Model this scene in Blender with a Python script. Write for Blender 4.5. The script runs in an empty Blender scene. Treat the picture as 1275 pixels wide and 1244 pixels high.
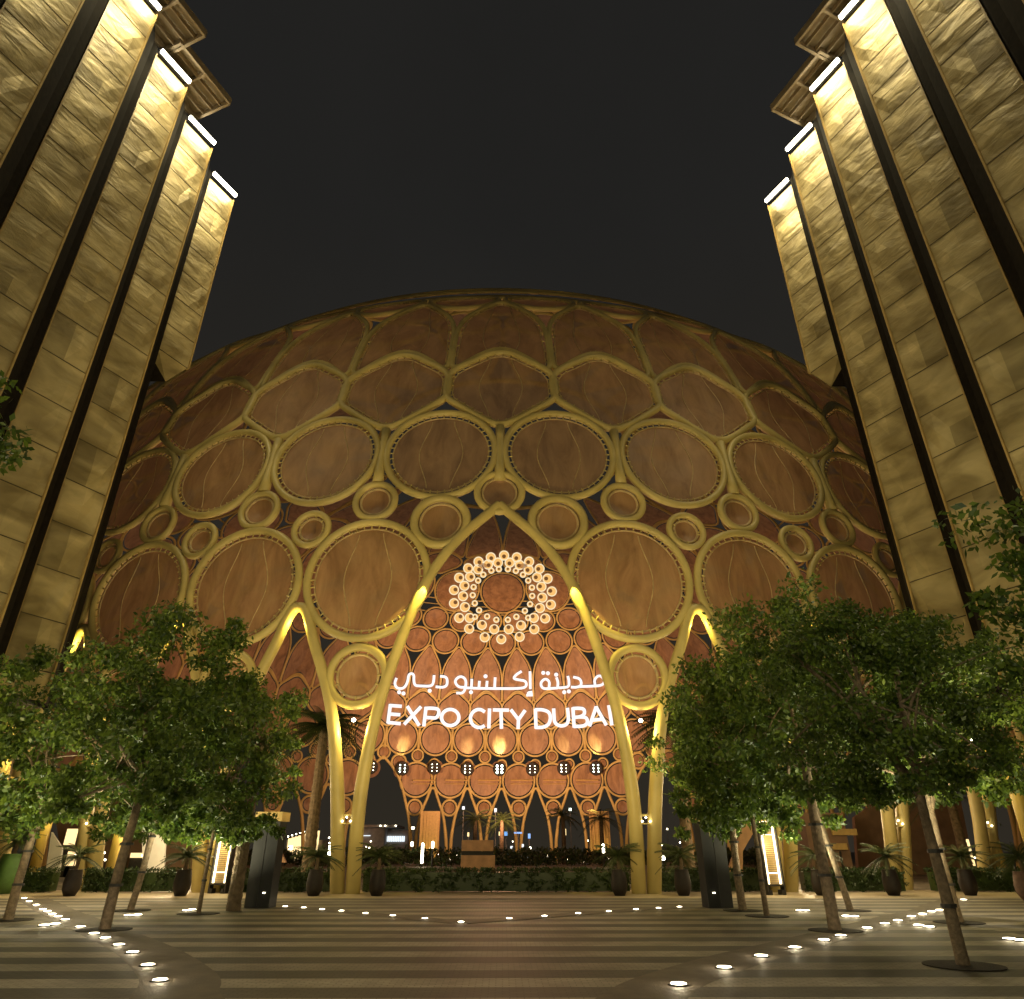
import bpy, math, random
import numpy as np
from mathutils import Vector, Matrix
random.seed(7); rng = np.random.default_rng(7)
R = math.radians
PI = math.pi
scene = bpy.context.scene
C = scene.collection

# ------------------------------------------------------------------ camera
CAM_H = 1.7
PITCH = R(27.1)
YAW = R(0.7)
cam_data = bpy.data.cameras.new('camera')
cam_data.lens = 24.17; cam_data.sensor_width = 36; cam_data.sensor_fit = 'HORIZONTAL'
cam_data.clip_start = 0.1; cam_data.clip_end = 2000
cam = bpy.data.objects.new('camera', cam_data); C.objects.link(cam)
CAM_X = .28
cam.location = (CAM_X, 0, CAM_H)
cam.rotation_euler = (R(90) + PITCH, 0, -YAW)
scene.camera = cam

# ------------------------------------------------------------------ world / exposure
w = bpy.data.worlds.new('World'); scene.world = w; w.use_nodes = True
nt = w.node_tree; nt.nodes.clear()
bg = nt.nodes.new('ShaderNodeBackground'); out = nt.nodes.new('ShaderNodeOutputWorld')
tcw = nt.nodes.new('ShaderNodeTexCoord'); sep = nt.nodes.new('ShaderNodeSeparateXYZ')
rp = nt.nodes.new('ShaderNodeValToRGB')
rp.color_ramp.elements[0].position = 0.0; rp.color_ramp.elements[0].color = (.028, .023, .016, 1)
rp.color_ramp.elements[1].position = 0.75; rp.color_ramp.elements[1].color = (.0150, .0146, .0136, 1)
nt.links.new(tcw.outputs['Generated'], sep.inputs[0]); nt.links.new(sep.outputs['Z'], rp.inputs[0])
nzw = nt.nodes.new('ShaderNodeTexNoise'); nzw.inputs['Scale'].default_value = 2.2; nzw.inputs['Detail'].default_value = 6
mrw = nt.nodes.new('ShaderNodeMapRange'); mrw.inputs[3].default_value = .78; mrw.inputs[4].default_value = 1.22
mxw = nt.nodes.new('ShaderNodeMix'); mxw.data_type = 'RGBA'; mxw.blend_type = 'MULTIPLY'; mxw.inputs[0].default_value = 1
nt.links.new(tcw.outputs['Generated'], nzw.inputs['Vector']); nt.links.new(nzw.outputs['Fac'], mrw.inputs[0])
nt.links.new(rp.outputs[0], mxw.inputs[6]); nt.links.new(mrw.outputs[0], mxw.inputs[7]); nt.links.new(mxw.outputs[2], bg.inputs[0]); bg.inputs[1].default_value = 1.0
nt.links.new(bg.outputs[0], out.inputs[0])
scene.view_settings.view_transform = 'Standard'; scene.view_settings.look = 'None'
scene.view_settings.exposure = 0; scene.view_settings.gamma = 1
scene.cycles.use_denoising = True
try: scene.cycles.denoiser = 'OPENIMAGEDENOISE'
except Exception: pass
scene.cycles.max_bounces = 6; scene.cycles.diffuse_bounces = 2; scene.cycles.glossy_bounces = 2
scene.cycles.transmission_bounces = 2; scene.cycles.transparent_max_bounces = 8
scene.cycles.sample_clamp_indirect = 3.0; scene.cycles.caustics_reflective = False; scene.cycles.caustics_refractive = False

# ------------------------------------------------------------------ lamps of the place and added fill lights
def lamp(kind, name, loc, power, color, target=None, size=.3, spot=60, blend=.5, sy=None):
    d = bpy.data.lights.new(name, kind); d.energy = power; d.color = color
    if kind == 'AREA':
        d.size = size
        if sy: d.shape = 'RECTANGLE'; d.size_y = sy
    else: d.shadow_soft_size = size
    if kind == 'SPOT': d.spot_size = R(spot); d.spot_blend = blend
    o = bpy.data.objects.new(name, d); C.objects.link(o); o.location = loc
    if target is not None:
        o.rotation_euler = (Vector(target) - Vector(loc)).to_track_quat('-Z', 'Y').to_euler()
    return o
YC = 92.8
FILL_COL = (1.0, .78, .34)
ORANGE = (1.0, .50, .27)
# unseen fill lights added on the plaza to brighten the outside of the lattice
for sx in (-1, 1):
    lamp('SPOT', 'dome_fill', (sx*3.2, 23.5, 2.0), 2700, FILL_COL, (sx*5.5, 34.5, 13), .6, 112, .6)
    lamp('AREA', 'plaza_fill', (sx*13.2, 15, 2.2), 600, (1, .82, .42), (sx*18, 26, 22), 1.5)  # added fill for the tower fronts, no lamp body
for sx in (-1, 1): lamp('AREA', 'plaza_fill', (sx*4.5, 5, 5), 170, (1, .90, .55), (sx*10, 19, 4.5), 1.2)  # added fill for the tree fronts, no lamp body
lamp('SPOT', 'dome_fill', (0, 8, 4), 4300, FILL_COL, (0, 34, 21), .8, 95, .6)  # added fill for the middle of the dome
# projectors and floods inside the dome
for a in range(0, 360, 45):
    px, py = 16*math.sin(R(a)), YC - 16*math.cos(R(a))
    lamp('SPOT', 'projector', (px, py, 7), 30000 if a == 180 else 30000 if a in (135, 225) else 7500, ORANGE, (50*math.sin(R(a)), YC - 50*math.cos(R(a)), 24), 1.0, 110, 1.0)
lamp('SPOT', 'inside_flood', (0, 100, 8), 98000, (1.0, .52, .28), (0, 150, 29), 2.0, 88, 1.0)
lamp('POINT', 'inside_glow', (0, YC, 22), 2200, ORANGE, size=3)

# ------------------------------------------------------------------ materials
def new_mat(name):
    m = bpy.data.materials.new(name); m.use_nodes = True
    n = m.node_tree; b = n.nodes['Principled BSDF']
    return m, n, b
def pmat(name, col, rough=.6, metal=0., var=.25, scale=3., bump=.0, bscale=20., spec=.5):
    m, n, b = new_mat(name)
    tc = n.nodes.new('ShaderNodeTexCoord'); nz = n.nodes.new('ShaderNodeTexNoise')
    nz.inputs['Scale'].default_value = scale; nz.inputs['Detail'].default_value = 5
    r = n.nodes.new('ShaderNodeValToRGB')
    r.color_ramp.elements[0].position = .3; r.color_ramp.elements[1].position = .7
    r.color_ramp.elements[0].color = [c*(1-var) for c in col] + [1]
    r.color_ramp.elements[1].color = [min(1, c*(1+var)) for c in col] + [1]
    n.links.new(tc.outputs['Object'], nz.inputs['Vector']); n.links.new(nz.outputs['Fac'], r.inputs[0])
    n.links.new(r.outputs[0], b.inputs['Base Color'])
    b.inputs['Roughness'].default_value = rough; b.inputs['Metallic'].default_value = metal
    b.inputs['Specular IOR Level'].default_value = spec
    if bump:
        nb = n.nodes.new('ShaderNodeTexNoise'); nb.inputs['Scale'].default_value = bscale; nb.inputs['Detail'].default_value = 6
        bp = n.nodes.new('ShaderNodeBump'); bp.inputs['Strength'].default_value = bump; bp.inputs['Distance'].default_value = .05
        n.links.new(tc.outputs['Object'], nb.inputs['Vector']); n.links.new(nb.outputs['Fac'], bp.inputs['Height'])
        n.links.new(bp.outputs[0], b.inputs['Normal'])
    return m
def emat(name, col, s):
    m, n, b = new_mat(name)
    b.inputs['Base Color'].default_value = (.01, .01, .01, 1)
    b.inputs['Emission Color'].default_value = (*col, 1); b.inputs['Emission Strength'].default_value = s
    return m
def leafmat(name, c1, c2, tr=.35):
    m, n, b = new_mat(name)
    g = n.nodes.new('ShaderNodeNewGeometry'); r = n.nodes.new('ShaderNodeValToRGB')
    r.color_ramp.elements[0].color = (*c1, 1); r.color_ramp.elements[1].color = (*c2, 1)
    n.links.new(g.outputs['Random Per Island'], r.inputs[0]); n.links.new(r.outputs[0], b.inputs['Base Color'])
    b.inputs['Roughness'].default_value = .45
    t = n.nodes.new('ShaderNodeBsdfTranslucent'); n.links.new(r.outputs[0], t.inputs[0])
    mx = n.nodes.new('ShaderNodeMixShader'); mx.inputs[0].default_value = tr
    o = n.nodes['Material Output']
    n.links.new(b.outputs[0], mx.inputs[1]); n.links.new(t.outputs[0], mx.inputs[2]); n.links.new(mx.outputs[0], o.inputs[0])
    return m
M = {}
M['lattice'] = pmat('lattice_gold', (.54, .425, .15), .48, .0, .18, .6, .25, 6)
M['gold_paint'] = pmat('gold_paint', (.55, .40, .10), .4, .0, .12, 1.5)
M['rib'] = pmat('fabric_rib', (.52, .38, .19), .5)
def membrane():
    m, n, b = new_mat('membrane_fabric')
    tc = n.nodes.new('ShaderNodeTexCoord')
    mp = n.nodes.new('ShaderNodeMapping'); mp.inputs['Scale'].default_value = (1, 1, .35)
    nz = n.nodes.new('ShaderNodeTexNoise'); nz.inputs['Scale'].default_value = .9; nz.inputs['Detail'].default_value = 8
    nz.inputs['Roughness'].default_value = .62; nz.inputs['Distortion'].default_value = .6
    r = n.nodes.new('ShaderNodeValToRGB')
    r.color_ramp.elements[0].position = .28; r.color_ramp.elements[0].color = (.27, .145, .058, 1)
    r.color_ramp.elements[1].position = .72; r.color_ramp.elements[1].color = (.66, .40, .185, 1)
    n.links.new(tc.outputs['Object'], mp.inputs[0]); n.links.new(mp.outputs[0], nz.inputs['Vector'])
    n.links.new(nz.outputs['Fac'], r.inputs[0]); n.links.new(r.outputs[0], b.inputs['Base Color'])
    b.inputs['Roughness'].default_value = .5
    tl = n.nodes.new('ShaderNodeBsdfTranslucent'); n.links.new(r.outputs[0], tl.inputs[0])
    tp = n.nodes.new('ShaderNodeBsdfTransparent')
    m1 = n.nodes.new('ShaderNodeMixShader'); m1.inputs[0].default_value = .10
    m2 = n.nodes.new('ShaderNodeMixShader'); m2.inputs[0].default_value = .31
    o = n.nodes['Material Output']
    n.links.new(b.outputs[0], m1.inputs[1]); n.links.new(tl.outputs[0], m1.inputs[2])
    n.links.new(m1.outputs[0], m2.inputs[1]); n.links.new(tp.outputs[0], m2.inputs[2]); n.links.new(m2.outputs[0], o.inputs[0])
    return m
M['membrane'] = membrane()
M['dark'] = pmat('dark_metal', (.035, .032, .028), .5, .0, .3, 4)
M['seam'] = pmat('seam_metal', (.10, .075, .03), .8, .0, .4, 1)
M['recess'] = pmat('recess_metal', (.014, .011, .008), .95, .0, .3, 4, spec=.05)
M['black'] = pmat('black_housing', (.02, .019, .017), .75)
M['bark'] = pmat('bark', (.24, .175, .11), .85, 0, .4, 9, .8, 30)
M['palmbark'] = pmat('palm_bark', (.17, .12, .07), .9, 0, .4, 6, .9, 14)
M['leaf'] = leafmat('tree_leaf', (.028, .062, .010), (.15, .215, .026))
M['palmleaf'] = leafmat('palm_leaf', (.028, .042, .012), (.06, .085, .022), .2)
M['hedgeleaf'] = leafmat('hedge_leaf', (.018, .034, .008), (.06, .10, .022), .15)
M['soil'] = pmat('soil', (.03, .024, .018), .95, 0, .4, 12, .6, 40)
M['white'] = pmat('white_fabric', (.72, .70, .64), .7, 0, .06, 2)
M['terracotta'] = pmat('pot_clay', (.13, .07, .045), .7, 0, .3, 6)
M['darkpot'] = pmat('dark_pot', (.022, .015, .012), .6, 0, .3, 6)
M['greenpot'] = pmat('green_pot', (.08, .17, .04), .5, 0, .15, 4)
M['booth'] = pmat('booth_cladding', (.42, .24, .13), .7, 0, .2, 2)
M['canopy'] = pmat('canopy_metal', (.40, .31, .19), .6, 0, .15, 2)
M['wallbrown'] = pmat('wall_brown', (.20, .12, .07), .8, 0, .25, 1)
M['wallgrey'] = pmat('wall_grey', (.22, .20, .18), .8, 0, .25, 1)
M['stonegold'] = pmat('gold_band', (.50, .34, .12), .5, 0, .15, 3)
M['glow'] = emat('lamp_glow', (1, .90, .62), 14)
M['bar'] = emat('light_bar', (1, .92, .68), 16)
M['inset'] = emat('inset_lens', (1, .86, .58), 16)
M['warm'] = emat('warm_strip', (1, .72, .32), 1.6)
M['warmdim'] = emat('warm_dim', (1, .58, .17), .33)
M['strip'] = emat('screen_edge', (1, .80, .45), 5)
M['cool'] = emat('cool_light', (.80, 1, .80), 12)
M['coolW'] = emat('cool_white', (.85, .95, 1), 1.3)
M['blue'] = emat('blue_light', (.15, .45, 1), 1.2)
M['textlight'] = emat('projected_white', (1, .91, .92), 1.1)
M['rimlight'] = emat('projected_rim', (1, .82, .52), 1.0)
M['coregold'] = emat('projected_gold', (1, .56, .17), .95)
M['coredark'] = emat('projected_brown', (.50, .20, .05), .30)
M['window'] = emat('lit_window', (.85, .80, .30), .30)

def facade(name='gold_mesh_cladding', k=1.):
    m, n, b = new_mat(name)
    tc = n.nodes.new('ShaderNodeTexCoord')
    n1 = n.nodes.new('ShaderNodeTexNoise'); n1.inputs['Scale'].default_value = .6; n1.inputs['Detail'].default_value = 3; n1.inputs['Distortion'].default_value = .5
    n2 = n.nodes.new('ShaderNodeTexNoise'); n2.inputs['Scale'].default_value = 28; n2.inputs['Detail'].default_value = 3
    r = n.nodes.new('ShaderNodeValToRGB')
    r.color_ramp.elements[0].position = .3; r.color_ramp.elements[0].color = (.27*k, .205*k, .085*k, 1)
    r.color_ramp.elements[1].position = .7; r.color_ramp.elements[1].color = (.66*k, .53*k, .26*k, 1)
    mq = n.nodes.new('ShaderNodeMapping'); mq.inputs['Scale'].default_value = (.8, .8, 1.5); n.links.new(tc.outputs['Object'], mq.inputs[0])
    n.links.new(mq.outputs[0], n1.inputs['Vector']); n.links.new(tc.outputs['Object'], n2.inputs['Vector'])
    n.links.new(n1.outputs['Fac'], r.inputs[0]); n.links.new(r.outputs[0], b.inputs['Base Color'])
    b.inputs['Metallic'].default_value = .25; b.inputs['Roughness'].default_value = .55
    mp = n.nodes.new('ShaderNodeMapping'); mp.inputs['Scale'].default_value = (.7, .7, 1.7)
    n3 = n.nodes.new('ShaderNodeTexNoise'); n3.inputs['Scale'].default_value = .95; n3.inputs['Detail'].default_value = 4; n3.inputs['Distortion'].default_value = .5
    n.links.new(tc.outputs['Object'], mp.inputs[0]); n.links.new(mp.outputs[0], n3.inputs['Vector'])
    b1 = n.nodes.new('ShaderNodeBump'); b1.inputs['Strength'].default_value = .62; b1.inputs['Distance'].default_value = .16
    b2 = n.nodes.new('ShaderNodeBump'); b2.inputs['Strength'].default_value = .25; b2.inputs['Distance'].default_value = .02
    n.links.new(n3.outputs['Fac'], b1.inputs['Height']); n.links.new(n2.outputs['Fac'], b2.inputs['Height'])
    n.links.new(b1.outputs[0], b2.inputs['Normal']); n.links.new(b2.outputs[0], b.inputs['Normal'])
    return m
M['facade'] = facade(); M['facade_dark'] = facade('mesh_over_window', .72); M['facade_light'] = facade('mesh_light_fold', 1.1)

# ------------------------------------------------------------------ helpers
def mesh_obj(name, V, F, mats, parent=None, smooth=False, mi=None):
    me = bpy.data.meshes.new(name)
    me.from_pydata([tuple(v) for v in V], [], [tuple(f) for f in F])
    for m in (mats if isinstance(mats, (list, tuple)) else [mats]): me.materials.append(m)
    if mi is not None: me.polygons.foreach_set('material_index', np.array(mi, dtype=np.int32))
    if smooth: me.polygons.foreach_set('use_smooth', np.ones(len(me.polygons), dtype=bool))
    me.update()
    o = bpy.data.objects.new(name, me); C.objects.link(o)
    if parent is not None: o.parent = parent
    return o
class MB:
    def __init__(s): s.V = []; s.F = []; s.I = []; s.n = 0
    def add(s, V, F, mi=0):
        b = s.n; V = [tuple(v) for v in V]
        s.V += V; s.n += len(V)
        s.F += [tuple(b+i for i in f) for f in F]; s.I += [mi]*len(F)
    def box(s, c, d, rz=0., mi=0, taper=1.):
        cx, cy, cz = c; hx, hy, hz = d[0]/2, d[1]/2, d[2]/2
        ca, sa = math.cos(rz), math.sin(rz); V = []
        for z in (-1, 1):
            k = taper if z > 0 else 1.
            for x, y in ((-1, -1), (1, -1), (1, 1), (-1, 1)):
                X, Y = x*hx*k, y*hy*k; V.append((cx+X*ca-Y*sa, cy+X*sa+Y*ca, cz+z*hz))
        s.add(V, [(3, 2, 1, 0), (4, 5, 6, 7), (0, 1, 5, 4), (1, 2, 6, 5), (2, 3, 7, 6), (3, 0, 4, 7)], mi)
    def tube(s, P, rad, closed=False, N=8, ref=None, mi=0, cap=True):
        P = np.array(P, float); n = len(P)
        rad = np.full(n, rad, float) if np.isscalar(rad) else np.array(rad, float)
        if closed: T = np.roll(P, -1, 0) - np.roll(P, 1, 0)
        else: T = np.gradient(P, axis=0)
        T /= np.linalg.norm(T, axis=1)[:, None] + 1e-12
        if ref is None:
            rf = np.array([0, 0, 1.]) if abs(T[:, 2]).mean() < .8 else np.array([0, 1., 0])
            ref = np.tile(rf, (n, 1))
        B = np.cross(T, ref); B /= np.linalg.norm(B, axis=1)[:, None] + 1e-12
        Nn = np.cross(B, T)
        a = np.arange(N)*2*PI/N
        V = P[:, None, :] + rad[:, None, None]*(np.cos(a)[None, :, None]*B[:, None, :] + np.sin(a)[None, :, None]*Nn[:, None, :])
        V = V.reshape(-1, 3).tolist(); F = []
        for i in range(n if closed else n-1):
            j = (i+1) % n
            for k in range(N):
                l = (k+1) % N; F.append((i*N+k, i*N+l, j*N+l, j*N+k))
        if cap and not closed:
            F.append(tuple(range(N-1, -1, -1))); F.append(tuple((n-1)*N+k for k in range(N)))
        s.add(V, F, mi)
    def lathe(s, c, prof, N=16, mi=0):
        V = []; F = []
        for (r, z) in prof:
            for k in range(N): V.append((c[0]+r*math.cos(2*PI*k/N), c[1]+r*math.sin(2*PI*k/N), c[2]+z))
        m = len(prof)
        for i in range(m-1):
            for k in range(N):
                l = (k+1) % N; F.append((i*N+k, i*N+l, (i+1)*N+l, (i+1)*N+k))
        F.append(tuple(range(N-1, -1, -1))); F.append(tuple((m-1)*N+k for k in range(N)))
        s.add(V, F, mi)
    def build(s, name, mats, parent=None, smooth=False):
        return mesh_obj(name, s.V, s.F, mats, parent, smooth, s.I)
def tag(o, label=None, cat=None, group=None, kind=None):
    if label: o['label'] = label
    if cat: o['category'] = cat
    if group: o['group'] = group
    if kind: o['kind'] = kind
    return o
def thing(name, label, cat, loc=(0, 0, 0), rz=0, group=None):
    o = bpy.data.objects.new(name, None); C.objects.link(o); o.location = loc; o.rotation_euler = (0, 0, rz)
    return tag(o, label, cat, group)
def bez(pts, it=3, closed=False):
    P = np.array(pts, float)
    for _ in range(it):
        if closed:
            Q = np.roll(P, -1, 0); P = np.stack([.75*P+.25*Q, .25*P+.75*Q], 1).reshape(-1, P.shape[1])
        else:
            A, B = P[:-1], P[1:]
            P = np.concatenate([P[:1], np.stack([.75*A+.25*B, .25*A+.75*B], 1).reshape(-1, P.shape[1]), P[-1:]])
    return P
ORD = ['first', 'second', 'third', 'fourth', 'fifth', 'sixth', 'seventh', 'eighth', 'ninth', 'tenth', 'eleventh', 'twelfth', 'thirteenth', 'fourteenth', 'fifteenth', 'sixteenth']

# pixel of a real point seen in the survey photo -> ray (used only to read plan positions off the picture)
FPX = 856.
def ray(px, py):
    u, v = px-637.5, 622-py
    f = FPX*math.cos(PITCH) - v*math.sin(PITCH); z = FPX*math.sin(PITCH) + v*math.cos(PITCH)
    x = u*math.cos(YAW) + f*math.sin(YAW); y = -u*math.sin(YAW) + f*math.cos(YAW)
    return x, y, z
def gnd(px, py, z0=0.):
    x, y, z = ray(px, py); t = (z0-CAM_H)/z
    return CAM_X + x*t, y*t
def atY(px, py, Y):
    x, y, z = ray(px, py); t = Y/y
    return CAM_X + x*t, Y, CAM_H+z*t

# ------------------------------------------------------------------ the dome surface of revolution
PROF = [(0, 57.5), (4, 58.3), (9, 58.8), (14.4, 59.0), (18, 58.9), (22.1, 58.5), (26, 57.7), (29, 56.9), (32, 55.9), (35, 54.6), (38.5, 52.7), (41.5, 50.6), (44.3, 47.8), (47.7, 44.2), (51.3, 38.5), (54, 31.5), (56.7, 21), (58.3, 11), (58.9, 0.01)]
pz = np.array([p[0] for p in PROF], float); pr = np.array([p[1] for p in PROF], float)
def catmull(a, t):
    i = np.clip(np.floor(t).astype(int), 0, len(a)-2); f = t-i
    p0 = a[np.maximum(i-1, 0)]; p1 = a[i]; p2 = a[i+1]; p3 = a[np.minimum(i+2, len(a)-1)]
    return .5*(2*p1+(p2-p0)*f+(2*p0-5*p1+4*p2-p3)*f**2+(3*p1-p0-3*p2+p3)*f**3)
tt = np.linspace(0, len(pz)-1, 600); DZ = catmull(pz, tt); DR = np.maximum(catmull(pr, tt), .001)
DS = np.concatenate([[0], np.cumsum(np.hypot(np.diff(DZ), np.diff(DR)))])
def s_of_z(z): return float(np.interp(z, DZ, DS))
NZ_ = np.gradient(DR, DS); NR_ = np.gradient(DZ, DS)     # outward normal = (dz/ds, -dr/ds) in (r, z)
def surf(phi, s, off=0.):
    r = np.interp(s, DS, DR); z = np.interp(s, DS, DZ); nr = np.interp(s, DS, NR_); nz = -np.interp(s, DS, NZ_)
    r = r + off*nr; z = z + off*nz
    return np.stack([r*np.sin(phi), YC - r*np.cos(phi), z], -1)
def snorm(phi, s):
    nr = np.interp(s, DS, NR_); nz = -np.interp(s, DS, NZ_)
    return np.stack([nr*np.sin(phi), -nr*np.cos(phi), nz], -1)
def far_hit(px, py, off=-.75):
    x, y, z = ray(px, py); L = math.sqrt(x*x+y*y+z*z); d = np.array([x, y, z])/L
    t = np.linspace(95, 260, 1200); P = np.array([CAM_X, 0, CAM_H]) + t[:, None]*d
    rho = np.hypot(P[:, 0], P[:, 1]-YC); lim = np.interp(P[:, 2], DZ, DR) + off
    ins = np.where(rho < lim)[0]; i = ins[-1]
    a = (lim[i]-rho[i]); b = (rho[i+1]-lim[i+1]); f = a/(a+b+1e-9)
    return P[i]*(1-f)+P[i+1]*f

NS = 53; DPH = 2*PI/NS
GATES = {0: 1, 30: 1, 22: 1, 34: 1}
dome = thing('lattice_dome', 'huge golden steel lattice dome of ringed fabric panels on paired legs', 'dome', (0, YC, 0))
DOFF = np.array([0, YC, 0])
lat = MB(); lin = MB()
def circle(phc, sc, r, n=44):
    a = np.arange(n)*2*PI/n; rr = np.interp(sc, DS, DR)
    s = sc + r*np.sin(a); return phc + r*np.cos(a)/np.interp(s, DS, DR), s
def cell(phi, s, tr, detail, ribs=False, gap=.20, gather=None):
    """one ringed cell: a steel ring tube and, set inside it, a fabric panel"""
    P = surf(phi, s); Nn = snorm(phi, s)
    c = np.array([phi.mean(), s.mean()]); rr = np.interp(s, DS, DR)
    ux = (phi-c[0])*rr; uy = s-c[1]; L = np.hypot(ux, uy)
    ring = lat if not detail else MB(); pan = lin if not detail else MB()
    ring.tube(P-DOFF, tr, True, 10 if detail else 7, Nn)
    k0 = (L-tr-gap)/L
    if detail and gap > .1:
        for i in range(0, len(phi), 3 if len(phi) < 34 else 1 if len(phi) < 50 else 2):
            f0, f1 = (L[i]-tr*.6)/L[i], (L[i]-tr-gap-.05)/L[i]
            A = surf(c[0]+(phi[i]-c[0])*f0, c[1]+uy[i]*f0); B = surf(c[0]+(phi[i]-c[0])*f1, c[1]+uy[i]*f1)
            ring.tube(np.array([A, B])-DOFF, .045, False, 4, np.tile(Nn[i], (2, 1)), cap=False)
    # panel: concentric rings to the centre, gently dished
    V = []; n = len(phi); lv = (1., .8, .55, .3)
    for f in lv:
        k = k0*f; V += (surf(c[0]+(phi-c[0])*k, c[1]+uy*k, -.10-.25*(1-f)) - DOFF).tolist()
    V.append((surf(c[0], c[1], -.42)-DOFF).tolist()); F = []
    for l in range(len(lv)-1):
        for i in range(n): j = (i+1) % n; F.append((l*n+i, l*n+j, (l+1)*n+j, (l+1)*n+i))
    b = (len(lv)-1)*n
    for i in range(n): F.append((b+i, b+(i+1) % n, len(V)-1))
    pan.add(V, F)
    if detail:
        # hem of the fabric and two bowed battens
        pan.tube(surf(c[0]+(phi-c[0])*k0, c[1]+uy*k0, -.08)-DOFF, .05 if len(phi) > 33 else .085, True, 5, Nn, 1)
        if ribs:
            smax, smin = uy.max(), uy.min()
            for sx in (-1, 1):
                q = np.linspace(-.90, .90, 15); w_ = L[np.argmax(abs(ux))] if len(L) else 1
                off = sx*(.30+.10*np.cos(q*PI))*abs(ux).max()
                ss = c[1] + np.where(q > 0, q*smax, -q*smin)*1.0*(k0.mean())
                fr = np.minimum(1, np.hypot(off/(abs(ux).max()*k0.mean()), (ss-c[1])/np.where(q > 0, smax, -smin)/k0.mean()))
                pan.tube(surf(c[0]+off/np.interp(ss, DS, DR), ss, -.10-.25*(1-fr)+.02)-DOFF, .034, False, 4, snorm(c[0]+0*ss, ss), 1, cap=False)
        ro = ring.build('steel_ring', M['lattice'], dome, True)
        po = pan.build('fabric_panel', [M['membrane'], M['rib']], ro, True)
cells = []      # (score, phi, s, tube radius, ribs, gap)
def addcell(phi, s, tr, ribs=False, gap=.18):
    c = phi.mean(); P = surf(c, s.mean()); d = np.linalg.norm(P-np.array([0, 0, CAM_H]))
    c = (c+PI) % (2*PI)-PI
    vis = d if (abs(c) < R(36) and s.mean() < s_of_z(47)) else d*2 if (abs(c) > R(165) and s.mean() > s_of_z(11)) else 9999
    cells.append((vis, phi, s, tr, ribs, gap))
def poly(phc, pts, it=2, sl=DPH):
    P = bez([(phc+a*sl, s_of_z(z)) for a, z in pts], it, True)
    return P[:, 0], P[:, 1]
isgate = lambda k: (k % NS) in GATES
for k in range(NS):
    ph = k*DPH; hp = ph + DPH/2
    g = isgate(k)
    if not g:
        addcell(*circle(ph, s_of_z(9.45), 1.42, 32), .22, False, .15)
        addcell(*circle(ph, s_of_z(14.55), 3.25), .215, True)
        addcell(*circle(ph, s_of_z(19.15), 1.13, 28), .195, False, .09)
    else:
        addcell(*circle(ph, s_of_z(19.55), 1.25, 28), .20, False, .09)
    g2 = isgate(k) or isgate(k+1)
    if g2:
        q = .46 if isgate(k) else -.46
        kk = ph if isgate(k) else ph+DPH
        addcell(*circle(kk+q*DPH, s_of_z(17.75), 1.45, 32), .24, False, .10)
    else:
        addcell(*circle(hp, s_of_z(17.6), 1.0, 28), .185, False, .12)
    addcell(*circle(hp, s_of_z(22.45), 3.2), .21, True)
    addcell(*poly(ph, [(0, 24.4), (.16, 25.0), (.36, 26.1), (.505, 26.95), (.51, 28.0), (.51, 29.0), (.44, 29.85), (.26, 30.75), (.09, 31.65),
                       (-.09, 31.65), (-.26, 30.75), (-.44, 29.85), (-.51, 29.0), (-.51, 28.0), (-.505, 26.95), (-.36, 26.1), (-.16, 25.0)]), .23, True)
    addcell(*poly(ph, [(0, 32.1), (.14, 31.75), (.30, 30.8), (.48, 29.5), (.49, 32), (.485, 35), (.40, 37.1), (.2, 38.9), (0, 40.5),
                       (-.2, 38.9), (-.40, 37.1), (-.485, 35), (-.49, 32), (-.48, 29.5), (-.30, 30.8), (-.14, 31.75)]), .19, True)
    zz = np.linspace(20.4, 24.3, 6); ss = np.array([s_of_z(z) for z in zz]); pp = ph+0*ss
    lat.tube(surf(pp, ss)-DOFF, [.34, .30, .26, .24, .26, .3], False, 8, snorm(pp, ss))
    s7 = s_of_z(41.1); addcell(*circle(hp, s7, 2.76, 36), .2)
    s8 = s7 + 5.0; addcell(*circle(ph, s8, 2.56, 36), .2)
N9 = 28; D9 = 2*PI/N9; s9 = s8 + 7.15
for k in range(N9):
    ph = k*D9; hp = ph + D9/2
    cc_ = circle(ph, s9, 4.5, 44); addcell(cc_[0], s9+(cc_[1]-s9)*1.14, .2)
    rr = 1.5*0+1.0
    a = [(0, s9+3.6), (.2, s9+5.0), (.42, s9+6.4), (.48, s9+7.6), (.4, s9+8.8), (.15, s9+10), (-.15, s9+10), (-.4, s9+8.8), (-.48, s9+7.6), (-.42, s9+6.4), (-.2, s9+5.0)]
    P = bez([(hp+u*D9, s) for u, s in a], 2, True); addcell(P[:, 0], P[:, 1], .2)
    a = [(0, s9+10.6), (.3, s9+9.8), (.48, s9+8.6), (.48, s9+14), (.3, s9+20), (0, s9+24), (-.3, s9+20), (-.48, s9+14), (-.48, s9+8.6), (-.3, s9+9.8)]
    P = bez([(hp+u*D9, s) for u, s in a], 2, True); addcell(P[:, 0], P[:, 1], .2)
cells.sort(key=lambda c: c[0])
for i, c in enumerate(cells):
    cell(c[1], c[2], c[3], i < 100 and c[0] < 9000, c[4], c[5])
# ring beams round the shoulder and the crown
a = np.linspace(0, 2*PI, 181)[:-1]
for z, rr_, off in ((45.6, .13, .45), (46.8, .10, .55), (47.6, .14, .75)):
    s = s_of_z(z)+0*a; lat.tube(surf(a, s, off)-DOFF, rr_, True, 8, snorm(a, s))
s = s9+24.4+0*a; lat.tube(surf(a, s, 0)-DOFF, .35, True, 8, snorm(a, s))
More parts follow.
